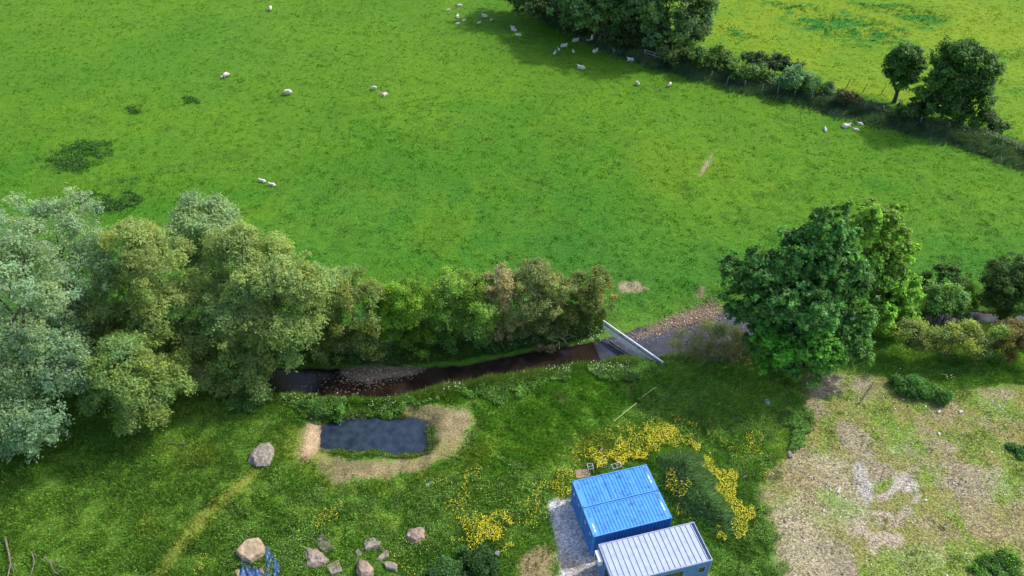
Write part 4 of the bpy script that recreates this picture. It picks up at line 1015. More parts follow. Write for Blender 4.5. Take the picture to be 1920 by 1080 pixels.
def container(label, off, marks, seed):
    ca, sa = math.cos(CONT_A), math.sin(CONT_A)
    u0, v0 = CL / 2, off
    wx = CONT_O[0] + u0 * ca - v0 * sa; wy = CONT_O[1] + u0 * sa + v0 * ca
    root = empty('shipping_container', (wx, wy, 0.04), CONT_A, label, 'shipping container', 'blue shipping containers standing side by side')
    x0, x1, y0, y1 = -CL / 2, CL / 2, -CW / 2, CW / 2
    # roof
    vf = corr(CL - .80, CW - .16, .255, .032, lambda u, s, d: (x0 + .40 + u, y0 + .08 + s, CH - .02 + d))
    v_, f_ = vf; vf = (v_, [q[::1] for q in f_])
    rr = np.random.default_rng(seed)
    if seed == 2:          # dented sheet
        v2 = []
        for p in v_:
            q = math.exp(-((p[0] - .2) / .35) ** 2) * .09 + math.exp(-((p[0] - 1.6) / .22) ** 2) * .08 + math.exp(-((p[0] + .75) / .18) ** 2) * .09 + math.exp(-((p[0] + .2) / .12) ** 2) * .06
            v2.append((p[0], p[1], p[2] - q * (.4 + .6 * math.sin((p[1] + 1.2) * 1.3))))
        vf = (v2, f_)
    sheet('roof', vf, M_BLUER, root)
    for a_, b_ in ((x0 + .13, x0 + .40), (x1 - .40, x1 - .13)):
        e = MB(); e.box(a_, b_, y0 + .08, y1 - .08, CH - .04, CH - .021); e.build('roof_end_plate', M_BLUEF, root)
    for a_, b_, c_, d_ in ((x0 + .20, x0 + .38, .35, .95 if seed == 2 else 1.05), (x1 - .36, x1 - .18, .55, .98)):
        q = MB(); q.box(a_, b_, c_, d_, CH - .02, CH - .016); q.build('repair_patch', M_BLUED, root)
    # walls
    for sgn, yy in ((-1, y0 + .03), (1, y1 - .03)):
        vf = corr(CL - .28, CH - .28, .278, .036, lambda u, s, d: (x0 + .14 + u, yy - sgn * (.0 - d), .16 + s))
        if sgn > 0: vf = (vf[0], [f[::-1] for f in vf[1]])
        sheet('side_wall', vf, M_BLUES, root)
    vf = corr(CW - .28, CH - .28, .25, .036, lambda u, s, d: (x1 - .03 + d, y0 + .14 + u, .16 + s)); sheet('end_wall', vf, M_BLUES, root)
    fr = MB()
    for yy in (y0, y1 - .07): fr.box(x0 + .1, x1 - .1, yy, yy + .07, CH - .07, CH - .003); fr.box(x0 + .1, x1 - .1, yy, yy + .07, 0.02, .16)
    for xx in (x0, x1 - .13): fr.box(xx, xx + .13, y0 + .07, y1 - .07, CH - .09, CH - .005); fr.box(xx, xx + .13, y0 + .07, y1 - .07, .02, .16)
    for xx in (x0 + .003, x1 - .143):
        for yy in (y0 + .003, y1 - .143): fr.box(xx, xx + .14, yy, yy + .14, .11, CH - .11)
    fr.build('frame', M_BLUEF, root)
    fl = MB(); fl.box(x0 + .14, x1 - .14, y0 + .08, y1 - .08, .05, .15); fl.build('floor', M_DARK, root)
    for xx in (x0 - .003, x1 - .177):
        for yy in (y0 - .004, y1 - .158):
            for zz in (0, CH - .118):
                b = MB(); b.box(xx, xx + .18, yy, yy + .162, zz, zz + .122); co = b.build('corner_casting', M_BLUEF, root, bevel=.01)
                if zz > 0:
                    h = MB(); h.tube([(xx + .09, yy + .08, zz + .1205), (xx + .09, yy + .08, zz + .126)], .042, 8); h.build('casting_hole', M_DARK, co)
    # doors on the left end
    for s in (-1, 1):
        d = MB(); a, b_ = (y0 + .145, -.01) if s < 0 else (.01, y1 - .145)
        d.box(x0 + .01, x0 + .06, a, b_, .17, CH - .10)
        do = d.build('door', M_BLUES, root, bevel=.006)
        for t in (.3, .7):
            yy = a + (b_ - a) * t; m = MB(); m.tube([(x0 - .02, yy, .2), (x0 - .02, yy, CH - .13)], .018, 6)
            for zz in (.25, .9, 1.5, 2.1, 2.4): m.box(x0 - .035, x0 + .009, yy - .05, yy + .05, zz, zz + .05)
            m.build('lock_rod', M_BLUEF, do)
            hd = MB(); hd.box(x0 - .06, x0 - .035, yy - .02, yy + .30 * (1 if t < .5 else -1) if t < .5 else yy + .02, 1.08, 1.12) if t < .5 else hd.box(x0 - .06, x0 - .035, yy - .30, yy + .02, 1.08, 1.12)
            hd.build('handle', M_STEEL, do)
        pt = MB(); pt.box(x0 - .002, x0 + .0095, a + .42, a + .66, 1.86, 1.98); pt.build('white_marking', M_WHITE, do)
        if s > 0: pt = MB(); pt.box(x0 - .002, x0 + .0095, a + .44, a + .62, 1.66, 1.76); pt.build('white_marking', M_WHITE, do)
    # white numbers on the roof ends (too small to read: strokes)
    for (xa, ya_, yb) in marks:
        m = MB(); y_ = ya_; k = 0
        for wch, gap in ((.035, .07), (.075, .035), (.075, .035), (.075, .10), (.085, .03), (.10, 0)):
            m = MB(); m.box(xa - .055, xa + .055, y_ - wch, y_, CH - .0205, CH - .012); m.build('white_letter', M_WHITE, root)
            y_ -= wch + gap
    return root


container('rear blue shipping container with a dented corrugated roof', 1.235, [(CL / 2 - .27, .25, 0)], 2)
container('front blue shipping container next to the grey roofed cabin', -1.235, [(CL / 2 - .27, .25, 0), (-CL / 2 + .27, -.15, 0)], 3)

# cabin: local x 0..LC along, y 0..-WC toward the viewer
LC, WC, HC = 7.30, 3.10, 2.72
root = empty('site_cabin', (CAB_O[0], CAB_O[1], .04), CAB_A, 'grey roofed site cabin with seamed flat roof in front of the blue containers', 'cabin')
m = MB(); m.box(.10, LC - .26, -WC + .09, -.09, HC - .06, HC); m.build('roof', M_GREYR, root)
m = MB()
npn = 17
for k in range(npn + 1):
    xx = .16 + (LC - .5) * k / npn; m.box(xx - .014, xx + .014, -WC + .09, -.09, HC + .002, HC + .03)
m.build('roof_seams', M_SEAM, root)
m = MB()
m.box(0, LC, -.085, 0, HC - .14, HC + .03); m.box(0, LC, -WC, -WC + .085, HC - .14, HC + .03)
m.box(0, .095, -WC + .087, -.087, HC - .14, HC + .028); m.box(LC - .07, LC, -WC + .087, -.087, HC - .14, HC + .028)
for xx in (0.003, LC - .123):
    for yy in (-.123, -WC + .003): m.box(xx, xx + .12, yy, yy + .12, 0, HC - .142)
m.box(0, LC, -.085, 0, 0, .14); m.box(0, LC, -WC, -WC + .085, 0, .14); m.box(0, .095, -WC + .087, -.087, 0, .14); m.box(LC - .095, LC, -WC + .087, -.087, 0, .14)
m.build('frame', M_GREYF, root, bevel=.006)
m = MB(); m.box(LC - .255, LC - .075, -WC + .09, -.09, HC - .10, HC - .07); m.box(LC - .18, LC - .155, -WC + .09, -.09, HC - .068, HC + .01); m.build('gutter', M_SEAM, root)
m = MB(); m.box(.13, LC - .13, -.07, -.03, .142, HC - .142); m.build('back_wall', M_CABW, root)
m = MB(); m.box(LC - .07, LC - .03, -WC + .13, -.13, .142, HC - .142); m.build('end_wall', M_CABW, root)
m = MB()   # front wall with a wide window opening and a small one
wy0, wy1 = -WC + .03, -WC + .07
m.box(.13, 2.2, wy0, wy1, .142, HC - .142); m.box(2.2, 5.3, wy0, wy1, .142, .95); m.box(2.2, 5.3, wy0, wy1, 2.30, HC - .142)
m.box(5.3, 6.35, wy0, wy1, .142, HC - .142); m.box(6.35, 6.95, wy0, wy1, .142, 1.3); m.box(6.35, 6.95, wy0, wy1, 2.1, HC - .142); m.box(6.95, LC - .13, wy0, wy1, .142, HC - .142)
m.build('front_wall', M_CABW, root)
for a, b_, z0, z1 in ((2.2, 5.3, .95, 2.30), (6.35, 6.95, 1.3, 2.1)):
    m = MB(); t = .06
    m.box(a, b_, wy0 - .02, wy1 - .01, z0, z0 + t); m.box(a, b_, wy0 - .02, wy1 - .01, z1 - t, z1); m.box(a, a + t, wy0 - .02, wy1 - .01, z0 + t, z1 - t); m.box(b_ - t, b_, wy0 - .02, wy1 - .01, z0 + t, z1 - t)
    wf = m.build('window', M_GREYF, root); g = MB(); g.box(a + t, b_ - t, wy0 + .005, wy0 + .02, z0 + t, z1 - t); g.build('pane', M_GLASS, wf)
m = MB(); m.box(.03, .07, -1.55, -.13, .142, HC - .142); m.box(.03, .07, -WC + .13, -2.75, .142, HC - .142); m.box(.03, .07, -2.75, -1.55, 2.2, HC - .142); m.build('left_wall', M_CABW, root)
m = MB(); m.box(.02, .06, -2.72, -1.58, .16, 2.18); dd = m.build('door', M_DARK, root); g = MB(); g.box(.0, .018, -2.62, -1.68, .9, 2.05); g.build('pane', M_GLASS, dd); g = MB(); g.box(-.05, .0, -1.78, -1.68, 1.0, 1.04); g.build('handle', M_STEEL, dd)
# air conditioner on the left end near the back corner
root = empty('air_conditioner', (CAB_O[0], CAB_O[1], .04), CAB_A, 'white air conditioning unit fixed high on the left end of the cabin', 'air conditioner')
m = MB(); m.box(-.34, -.02, -1.18, -.28, 1.92, 2.52); bd = m.build('casing', M_WHITE, root, bevel=.02)
m = MB(); m.tube([(-.345, -.62, 2.2), (-.352, -.62, 2.2)], .22, 16); m.build('fan_grille', M_SEAM, root)
m = MB(); m.box(-.30, -.0, -1.12, -1.08, 1.86, 1.915); m.build('bracket', M_STEEL, root); m = MB(); m.box(-.30, -.0, -.40, -.36, 1.86, 1.915); m.build('bracket', M_STEEL, root)

# ---- water gate across the stream
A = P(1131, 601, .35); B = P(1243, 680, .30)
mid = (A + B) / 2; d = B - A; Lg = float(np.hypot(d[0], d[1])); ang = math.atan2(d[1], d[0])
root = empty('water_gate', (mid[0], mid[1], 0), ang, 'pale metal beam with hanging panels spanning the stream', 'water gate')
m = MB(); m.box(-Lg / 2, Lg / 2, -.06, .09, .24, .38); m.build('beam', M_STEEL, root, bevel=.01)
m = MB(); m.box(-Lg / 2 + .3, Lg / 2 - .2, -.20, -.14, .10, .20); m.build('hinge_rail', M_SEAM, root)
prof = lambda t: -.62 * max(0.0, 1 - abs((t + .04) * 1.0 / .47) ** 2.2)
gaps = [-.46, -.17, .13, .42]
for k in range(3):
    a, b_ = gaps[k] + .004, gaps[k + 1] - .004; m = MB(); n = 9; base = len(m.v)
    for yy in (-.235, -.205):
        for i in range(n): t = a + (b_ - a) * i / (n - 1); m.v.append((t * Lg, yy, .12))
        for i in range(n): t = a + (b_ - a) * i / (n - 1); m.v.append((t * Lg, yy, .0 + prof(t)))
    for i in range(n - 1):
        m.f += [[i, n + i, n + i + 1, i + 1], [2 * n + i, 2 * n + i + 1, 3 * n + i + 1, 3 * n + i], [n + i, 3 * n + i, 3 * n + i + 1, n + i + 1], [i, i + 1, 2 * n + i + 1, 2 * n + i]]
    m.f += [[0, 2 * n, 3 * n, n], [n - 1, 2 * n - 1, 4 * n - 1, 3 * n - 1]]
    m.build('panel', M_PANEL, root)
for t in (-.45, -.17, .13, .42):
    m = MB(); m.box(t * Lg - .04, t * Lg + .04, -.22, .08, .16, .215); m.build('hinge', M_SEAM, root)
for t in (-.485, .485):
    m = MB(); m.box(t * Lg - .07, t * Lg + .07, -.07, .09, -.7, .218); m.build('post', M_STEEL, root)
A2 = P(1143, 641, -.95); B2 = P(1196, 675, -.9)  # dark line of beam shadow on the water, modelled as a solid bar
root = empty('pole', ((A2 + B2) / 2).tolist(), 0, 'dark bar standing in for the beam shadow on the water in front of the water gate', 'pole')
m = MB(); mm_ = (A2 + B2) / 2; m.tube([tuple(A2 - mm_), (0, 0, -.06), tuple(B2 - mm_)], .07, 6); m.build('shaft', M_BAGSHADOW, root)

# ---- boulders and stone slabs
M_BOUL = {}


def boul_mat(nm, col, st):
    return mat_simple(nm, col, .9, .32, 3.2, .09, stain=(st, 2.6, .46, .60))


M_TAN = boul_mat('tan_sandstone', (.36, .275, .18), (.27, .20, .13)); M_GREYS = boul_mat('grey_stone', (.25, .22, .18), (.15, .13, .105)); M_PINKS = boul_mat('pinkish_stone', (.29, .235, .19), (.23, .18, .15))
M_BRST = boul_mat('brown_stone', (.30, .215, .165), (.17, .13, .105))


def outline_stone(name, label, pts, hz, mat, seed, top=.72, group=None, cat='boulder', rough=.06, tilt=0):
    """angular block over a footprint read off the photograph"""
    rs = np.random.default_rng(seed); rnd = random.Random(seed)
    w = np.array([P(a, b, hz * .5)[:2] for a, b in pts]); ctr = w.mean(0)
    z0 = HZ(*ctr); root_loc = (ctr[0], ctr[1], z0)
    bm = bmesh.new()
    for q in w:
        dx, dy = q - ctr
        bm.verts.new((dx * .97, dy * .97, -.12)); bm.verts.new((dx * 1.0, dy * 1.0, hz * rs.uniform(.25, .55)))
        k = top * rs.uniform(.85, 1.15); bm.verts.new((dx * k, dy * k, hz * rs.uniform(.82, 1.02) + tilt * dx))
    bmesh.ops.convex_hull(bm, input=bm.verts)
    bmesh.ops.delete(bm, geom=[v for v in bm.verts if not v.link_faces], context='VERTS')
    bmesh.ops.triangulate(bm, faces=bm.faces)
    bmesh.ops.bevel(bm, geom=list(bm.edges), offset=.025, segments=1, affect='EDGES')
    bmesh.ops.triangulate(bm, faces=bm.faces)
    for it in range(2):
        es = [e for e in bm.edges if e.calc_length() > .16]
        if es: bmesh.ops.subdivide_edges(bm, edges=es, cuts=1)
        bmesh.ops.triangulate(bm, faces=bm.faces)
    bm.normal_update()
    so = Vector((seed * 3.1, seed * 1.7, 0))
    for v in bm.verts:
        n_ = mnoise.noise((v.co + so) * 2.2) * rough + mnoise.noise((v.co + so) * 6) * rough * .5
        v.co += v.normal * n_
    me = bpy.data.meshes.new(name); bm.to_mesh(me); bm.free(); me.materials.append(mat)
    o = bpy.data.objects.new(name, me); scene.collection.objects.link(o); o.location = (root_loc[0], root_loc[1], root_loc[2] - .13 * (hz > .3))
    return tag(o, label, cat, group)


GB = 'stones lying in the near meadow'
outline_stone('boulder', 'grey boulder standing alone between the pond and the willows', [(462, 862), (466, 845), (488, 828), (504, 825), (514, 838), (514, 850), (503, 871), (480, 873)], .75, M_GREYS, 3, .70, GB)
outline_stone('boulder', 'large tan boulder resting by the crumpled blue sheet', [(441, 1036), (453, 1020), (464, 1010), (485, 1008), (496, 1022), (496, 1036), (470, 1055), (452, 1048)], .85, M_TAN, 4, .85, GB)
outline_stone('boulder', 'rough pinkish brown boulder touching the flat stone slab', [(569, 1022), (592, 1024), (604, 1036), (617, 1047), (615, 1060), (595, 1061), (575, 1061), (570, 1045)], .55, M_PINKS, 5, .6, GB, rough=.16)
outline_stone('flat_stone', 'flat notched grey slab behind the rough pinkish boulder', [(590, 1014), (604, 1000), (610, 1012), (622, 1017), (628, 1025), (612, 1036), (600, 1030)], .14, M_GREYS, 6, .92, GB, 'stone slab', .03)
outline_stone('flat_stone', 'square flat slab lying right of the rough pinkish boulder', [(612, 1062), (635, 1048), (643, 1072), (620, 1078)], .22, M_PINKS, 7, .9, GB, 'stone slab', .03)
outline_stone('boulder', 'grey faceted boulder at the back of the stone cluster', [(680, 1018), (684, 1010), (701, 1004), (715, 1012), (716, 1023), (701, 1028), (683, 1034)], .5, M_GREYS, 8, .72, GB)
outline_stone('boulder', 'smallest pointed grey stone at the left of the stone cluster', [(663, 1034), (671, 1024), (678, 1033), (679, 1041), (668, 1043)], .35, M_GREYS, 9, .5, GB)
outline_stone('boulder', 'tilted wedge shaped stone on the right of the stone cluster', [(703, 1049), (722, 1026), (729, 1033), (729, 1042), (712, 1051)], .35, M_PINKS, 10, .7, GB)
outline_stone('boulder', 'tall reddish brown boulder cut by the bottom edge of the photo', [(668, 1052), (674, 1044), (690, 1050), (701, 1065), (699, 1080), (675, 1085), (668, 1070)], .8, M_BRST, 11, .62, GB)
outline_stone('flat_stone', 'small grey brown block at the lower right of the stone cluster', [(720, 1056), (730, 1052), (746, 1058), (745, 1072), (722, 1066)], .3, M_GREYS, 12, .85, GB, 'stone slab', .04)
outline_stone('boulder', 'brown hollowed boulder standing alone left of the yellow flowers', [(758, 1008), (764, 992), (783, 985), (796, 992), (798, 1012), (785, 1018), (770, 1017)], .75, M_BRST, 13, .66, GB, rough=.14)
outline_stone('boulder', 'small pale stone at the top left corner of the pond', [(646, 768), (652, 766), (655, 770), (650, 774), (646, 772)], .2, M_GREYS, 14, .8, GB)
outline_stone('boulder', 'grey stone at the left edge of the bare yard', [(1476, 847), (1481, 843), (1488, 851), (1486, 857), (1479, 856)], .25, M_GREYS, 15, .8, GB)
outline_stone('flat_stone', 'small pale slab in the grass right of the long yellow flower arc', [(1391, 896), (1394, 892), (1402, 891), (1401, 897)], .15, M_GREYS, 16, .9, GB, 'stone slab', .02)
outline_stone('flat_stone', 'tan slab showing between the two folds of the blue sheet', [(482, 1062), (496, 1050), (499, 1064), (496, 1078), (488, 1072)], .10, M_TAN, 17, .9, GB, 'stone slab', .02)
outline_stone('flat_stone', 'tan slab left of the blue sheet at the bottom edge', [(439, 1068), (448, 1066), (457, 1080), (446, 1084)], .14, M_TAN, 18, .9, GB, 'stone slab', .02)
M_PALES = boul_mat('pale_stone', (.46, .43, .38), (.38, .34, .28))
GR = 'pale stones on the bare yard'
for lab, pts in [('whitish block upper left on the bare yard', [(1568, 922), (1573, 912), (1577, 914), (1575, 925)]), ('small pale stone below the whitish block on the yard', [(1542, 953), (1547, 953), (1548, 959), (1543, 959)]), ('pale stone on the yard under the bramble clump', [(1757, 770), (1763, 769), (1764, 774), (1758, 775)]),
                 ('pale oval stone in the middle of the upper yard', [(1757, 811), (1762, 809), (1765, 815), (1761, 817)]), ('pale stone right of the bramble clump on the yard', [(1797, 770), (1804, 769), (1805, 774), (1798, 775)])]:
    outline_stone('stone', lab, pts, .12, M_PALES, hash(lab) % 50 if False else len(lab), .8, GR, 'stone', .02)
outline_stone('board', 'reddish brown board lying in the flowers behind the rear container', [(1078, 882), (1104, 879), (1108, 894), (1082, 897)], .06, mat_simple('red_brown_board', (.32, .215, .16), .85, .12, 3), 19, .99, None, 'board', .002)
outline_stone('metal_plate', 'small grey metal plate in the grass below the pond', [(796, 911), (809, 901), (813, 905), (800, 913)], .09, mat_simple('grey_plate', (.36, .42, .46), .5, .1, 3), 20, .99, None, 'metal plate', .002)
outline_stone('metal_plate', 'pale teal sheet lying in shade left of the yard', [(1431, 749), (1437, 746), (1446, 757), (1440, 760)], .09, mat_simple('teal_sheet', (.30, .44, .42), .5, .1, 3), 21, .99, None, 'metal sheet', .002)
outline_stone('rubbish_bag', 'dark crumpled bag in the grass behind the rear container', [(1120, 846), (1124, 840), (1133, 840), (1133, 847), (1126, 851)], .3, M_BAGSHADOW, 22, .6, None, 'bag', .1)
outline_stone('rubbish_bag', 'small white bundle between the dark bag and the rear container', [(1122, 868), (1123, 864), (1127, 865), (1127, 870)], .2, M_WHITE, 23, .6, None, 'bundle', .04)
o = outline_stone('barrel', 'small grey blue drum lid below the dense yellow flowers', [(926, 1038), (931, 1032), (937, 1036), (936, 1042), (929, 1043)], .3, mat_simple('grey_blue_drum', (.15, .17, .22), .6, .15, 3), 24, .9, None, 'drum', .01)

# tubular frames behind the rear container
for lab, pts_ in [('bent pale metal frame leaning beside the reddish brown board', [(1104, 873), (1108, 890)]), ('pale metal frame lying behind the middle of the rear container', [(1142, 884), (1168, 876)])]:
    a = np.array(G(*pts_[0])); b_ = np.array(G(*pts_[1])); ce = (a + b_) / 2; dv = b_ - a; Lf = np.hypot(dv[0], dv[1]); an = math.atan2(dv[1], dv[0])
    root = empty('metal_stand', ce.tolist(), an, lab, 'metal frame', 'pale metal frames behind the rear container')
    m = MB(); r = .022; hw = max(Lf / 2, .45)
    for yy in (-.22, .22): m.tube([(-hw, yy, .05), (-hw * .6, yy, .5), (hw * .6, yy, .55), (hw, yy, .06)], r, 5)
    m.build('rail', M_STEEL, root)
    for xx in (-hw * .6, 0, hw * .6):
        m = MB(); m.tube([(xx, -.22, .5), (xx, .22, .53)], r, 5); m.build('crossbar', M_STEEL, root)

# long pale poles in the meadow
for lab, a, b_ in [('long straw coloured pole lying in the meadow above the yellow flowers', (1150, 795), (1193, 760)), ('shorter straw coloured pole in line with the long one', (1203, 749), (1228, 731)), ('thin dark pole lying on the upper part of the bare yard', (1609, 762), (1636, 722))]:
    p, q = np.array(G(*a)), np.array(G(*b_)); p[2] += .32; q[2] += .34; ce = (p + q) / 2
    mm2 = mat_simple('straw_pole', (.36, .36, .16), .8, .15, 4) if 'straw' in lab else M_DARKBARK
    root = empty('pole', ce.tolist(), 0, lab, 'pole'); m = MB(); m.tube([tuple(p - ce), (0, 0, .01), tuple(q - ce)], .035, 6); m.build('shaft', mm2, root)
root = empty('wooden_stick', G(1775, 988), 0, 'dark and pale sticks crossed in a T on the bare yard', 'sticks')
b0 = np.array(G(1775, 988)); rel = lambda u: tuple(np.array(G(*u)) - b0 + np.array([0, 0, .12]))
m = MB(); m.tube([rel((1761, 985)), rel((1771, 996))], .05, 6); m.build('shaft', M_DARKBARK, root)
m = MB(); m.tube([rel((1770, 991)), rel((1788, 983))], .02, 5); m.build('handle', M_PALEBARK, root)

# crumpled blue sheet
rs = np.random.default_rng(77)
zt = .10
TP = [np.array([P(a, b_, zt)[:2] for a, b_ in q]) for q in ([(495, 1022), (503, 1024), (512, 1040), (525, 1058), (522, 1086), (497, 1088), (498, 1062), (496, 1040)], [(447, 1050), (460, 1054), (480, 1064), (497, 1080), (499, 1095), (452, 1095)])]
lo = np.min([t.min(0) for t in TP], 0); hi = np.max([t.max(0) for t in TP], 0); st = .07
gx, gy = np.meshgrid(np.arange(lo[0], hi[0] + st, st), np.arange(lo[1], hi[1] + st, st))
din = np.max([sdf(t, gx, gy) for t in TP], 0)
rid = np.abs(fbm(gx * 2.6 + gy * .8, gy * 1.6, 131, 3) - .5) * 1.1 + np.abs(fbm(gx * 6, gy * 3.5, 132, 2) - .5) * .35
gz = height(gx, gy) + .06 + (.35 - rid) * .75
idx = -np.ones(gx.shape, int); ok = din > -.03; idx[ok] = np.arange(ok.sum()); fcs = []
for i in range(gx.shape[0] - 1):
    for j in range(gx.shape[1] - 1):
        q = [idx[i, j], idx[i, j + 1], idx[i + 1, j + 1], idx[i + 1, j]]
        if min(q) >= 0: fcs.append(q)
ce = np.array([*TP[0].mean(0), 0])
o = mesh_np('tarpaulin', np.c_[gx[ok], gy[ok], gz[ok]] - ce, fcs, mat_simple('blue_sheet', (.032, .075, .19), .42, .5, 5, .02, spec=.5)); o.location = ce
tag(o, 'crumpled dark blue plastic sheet under the large tan boulder', 'tarpaulin')

M_DEAD = mat_simple('weathered_dead_wood', (.15, .13, .10), .9, .3, 6)
# dead branches in the bottom left corner
rs = np.random.default_rng(88)
for lab, pts_, sub_ in [('thick forked dead branch in the bottom left corner', [(14, 1015), (20, 1040), (24, 1062), (18, 1090)], [[(24, 1062), (30, 1075), (30, 1092)], [(24, 1050), (30, 1053), (35, 1058)], [(25, 1060), (31, 1066), (33, 1072)]]),
                        ('dead branch with a kink, second from the bottom left corner', [(63, 1040), (68, 1055), (66, 1068), (60, 1090)], [[(69, 1058), (69, 1062), (66, 1065)], [(63, 1043), (78, 1048), (84, 1056)]]),
                        ('spreading thin dead twigs, rightmost of the branches in the bottom left corner', [(86, 1050), (97, 1058), (102, 1070), (112, 1082)], [[(97, 1058), (108, 1057), (118, 1052)], [(97, 1060), (112, 1064), (125, 1060)], [(108, 1080), (118, 1075), (135, 1068)]]),
                        ('pale dead branch under the right edge of the silver willow', [(316, 832), (338, 834), (352, 832)], [[(344, 833), (352, 840)]])]:
    b0 = np.array(G(*pts_[0])); root = empty('dead_branch', b0.tolist(), 0, lab, 'branch', 'dead branches lying in the grass by the willows')
    rel = lambda u, z=.38: tuple(np.array(G(*u)) - b0 + np.array([0, 0, z if 'pale dead' not in lab else .15]))
    m = MB(); m.tube([rel(u) for u in pts_], [.075 - .010 * i for i in range(len(pts_))] if 'thick' in lab else [.045 - .008 * i for i in range(len(pts_))], 6)
    m.build('limb', M_DEAD, root)
    for s in sub_:
        m = MB(); m.tube([rel(u) for u in s], [.032, .022, .010][:len(s)], 5); m.build('side_branch', M_DEAD, root)

# straw tussocks on the far bank
for lab, q in [('straw coloured dry tussock on the far bank, left one of two', (1012, 656)), ('straw coloured dry tussock on the far bank, fuller right one of two', (1032, 658))]:
    b0 = np.array(P(*q, -.75)); n = 420 if 'right' in lab else 260
    a = rs.uniform(0, 2 * math.pi, n); ln = rs.uniform(.45, .85, n); sp = rs.uniform(.1, .95, n)
    r0 = rs.uniform(0, .12, n); base = np.c_[np.cos(a) * r0, np.sin(a) * r0, 0 * a]; tip = base + np.c_[np.cos(a) * ln * sp, np.sin(a) * ln * sp, ln * (1.1 - sp * .8)]
    w = np.c_[-np.sin(a), np.cos(a), 0 * a] * .022; v = np.stack([base - w, base + w, tip], 1).reshape(-1, 3)
    cl = np.repeat(c(.36, .30, .18) * np.exp(rs.normal(0, .25, n))[:, None], 3, 0)
    o = mesh_np('grass_tussock', v, np.arange(n * 3).reshape(-1, 3), M_BLADE, attrs={'col': cl}); o.location = b0
    tag(o, lab, 'tussock', 'dry tussocks on the far bank')

# ---- fences
M_WOODF = mat_simple('weathered_wood', (.27, .25, .23), .85, .2, 5)
a, b_ = np.array(G(1208, 106)), np.array(G(1245, 119)); dv = b_ - a; Lf = np.hypot(dv[0], dv[1])
root = empty('timber_fence', a.tolist(), math.atan2(dv[1], dv[0]), 'short timber post and rail fence below the wood edge', 'fence')
for xx in (0, Lf * .48, Lf): m = MB(); m.box(xx - .07, xx + .07, -.06, .06, -.2, 1.25); m.build('post', M_WOODF, root)
for zz in (.7, 1.1): m = MB(); m.box(.0, Lf, -.095, -.062, zz, zz + .11); m.build('rail', M_WOODF, root)
posts = [(1333, 149), (1363, 158), (1395, 166), (1428, 173), (1457, 177), (1489, 180), (1520, 188), (1580, 200), (1620, 208), (1680, 224), (1725, 234), (1775, 246), (1850, 262), (1905, 282)]
root = empty('post_and_wire_fence', G(*posts[0]), 0, 'post and wire fence along the pasture side of the far hedge', 'fence')
b0 = np.array(G(*posts[0])); tops = []
rs = np.random.default_rng(7)
for q in posts:
    p = np.array(G(*q)) - b0; ti = rs.normal(0, .06, 2); m = MB(); m.tube([(p[0], p[1], p[2] - .2), (p[0] + ti[0], p[1] + ti[1], p[2] + 1.35)], .055, 6); m.build('post', M_WOODF, root); tops.append(p)
for zz in (.5, .85, 1.15):
    m = MB(); m.tube([(p[0], p[1], p[2] + zz) for p in tops], .0025, 3); m.build('wire', M_STEEL, root)
posts = [(1612, 180), (1650, 178), (1575, 168)]
for lab, q in [('bare leaning post sticking up on the far side of the hedge, rightmost of three', (1651, 178)), ('bare leaning post on the far side of the hedge, middle of three', (1617, 174)), ('bare leaning post on the far side of the hedge beside the bramble bush', (1586, 166))]:
    p = np.array(G(*q)); root = empty('fence_post', p.tolist(), 0, lab, 'post', 'bare posts behind the far hedge'); m = MB(); m.tube([(0, 0, -.2), (.12, 0, .7), (.35, .05, 1.5)], [.06, .05, .04], 6); m.build('shaft', M_DARKBARK, root)
# ---------------------------------------------------------------- sheep
M_FLEECE = mat_leaf('fleece', .95, 0.0, .05)


def skinned(name, nodes, edges, ears, wool_from):
    """nodes: (x, y, z, rx, ry); one continuous skin; returns mesh data with colours"""
    me = bpy.data.meshes.new(name); me.from_pydata([n_[:3] for n_ in nodes], edges, []); me.update()
    o = bpy.data.objects.new(name, me); scene.collection.objects.link(o)
    md = o.modifiers.new('skin', 'SKIN'); me.skin_vertices[0].data[0].use_root = True
    for i, n_ in enumerate(nodes): me.skin_vertices[0].data[i].radius = (n_[3], n_[4])
    s = o.modifiers.new('sub', 'SUBSURF'); s.levels = 2; s.render_levels = 2
    dg = bpy.context.evaluated_depsgraph_get(); dg.update()
    m2 = bpy.data.meshes.new_from_object(o.evaluated_get(dg)); bpy.data.objects.remove(o); bpy.data.meshes.remove(me)
    bm = bmesh.new(); bm.from_mesh(m2)
    for (p, q, r) in ears:          # ears grow from the head
        p, q = Vector(p), Vector(q); d = (q - p).normalized(); a = d.cross(Vector((0, 0, 1))).normalized() * r; b = Vector((0, 0, r * .35))
        v = [bm.verts.new(p + a), bm.verts.new(p + b), bm.verts.new(p - a), bm.verts.new(p - b), bm.verts.new(q)]
        for i in range(4): bm.faces.new((v[i], v[(i + 1) % 4], v[4]))
    bm.normal_update()
    for v in bm.verts:
        if wool_from(v.co) > .5: v.co += v.normal * mnoise.noise(v.co * 9) * .035
    bm.to_mesh(m2); bm.free(); m2.name = name
    at = m2.attributes.new('col', 'FLOAT_COLOR', 'POINT')
    for i, v in enumerate(m2.vertices):
        w = wool_from(v.co); k = 1 + .12 * mnoise.noise(v.co * 4)
        cc = (.54 * k, .51 * k, .44 * k) if w > .5 else (.30, .27, .23)
        at.data[i].color = (*cc, 1)
    for p in m2.polygons: p.use_smooth = True
    m2.materials.append(M_FLEECE)
    return m2


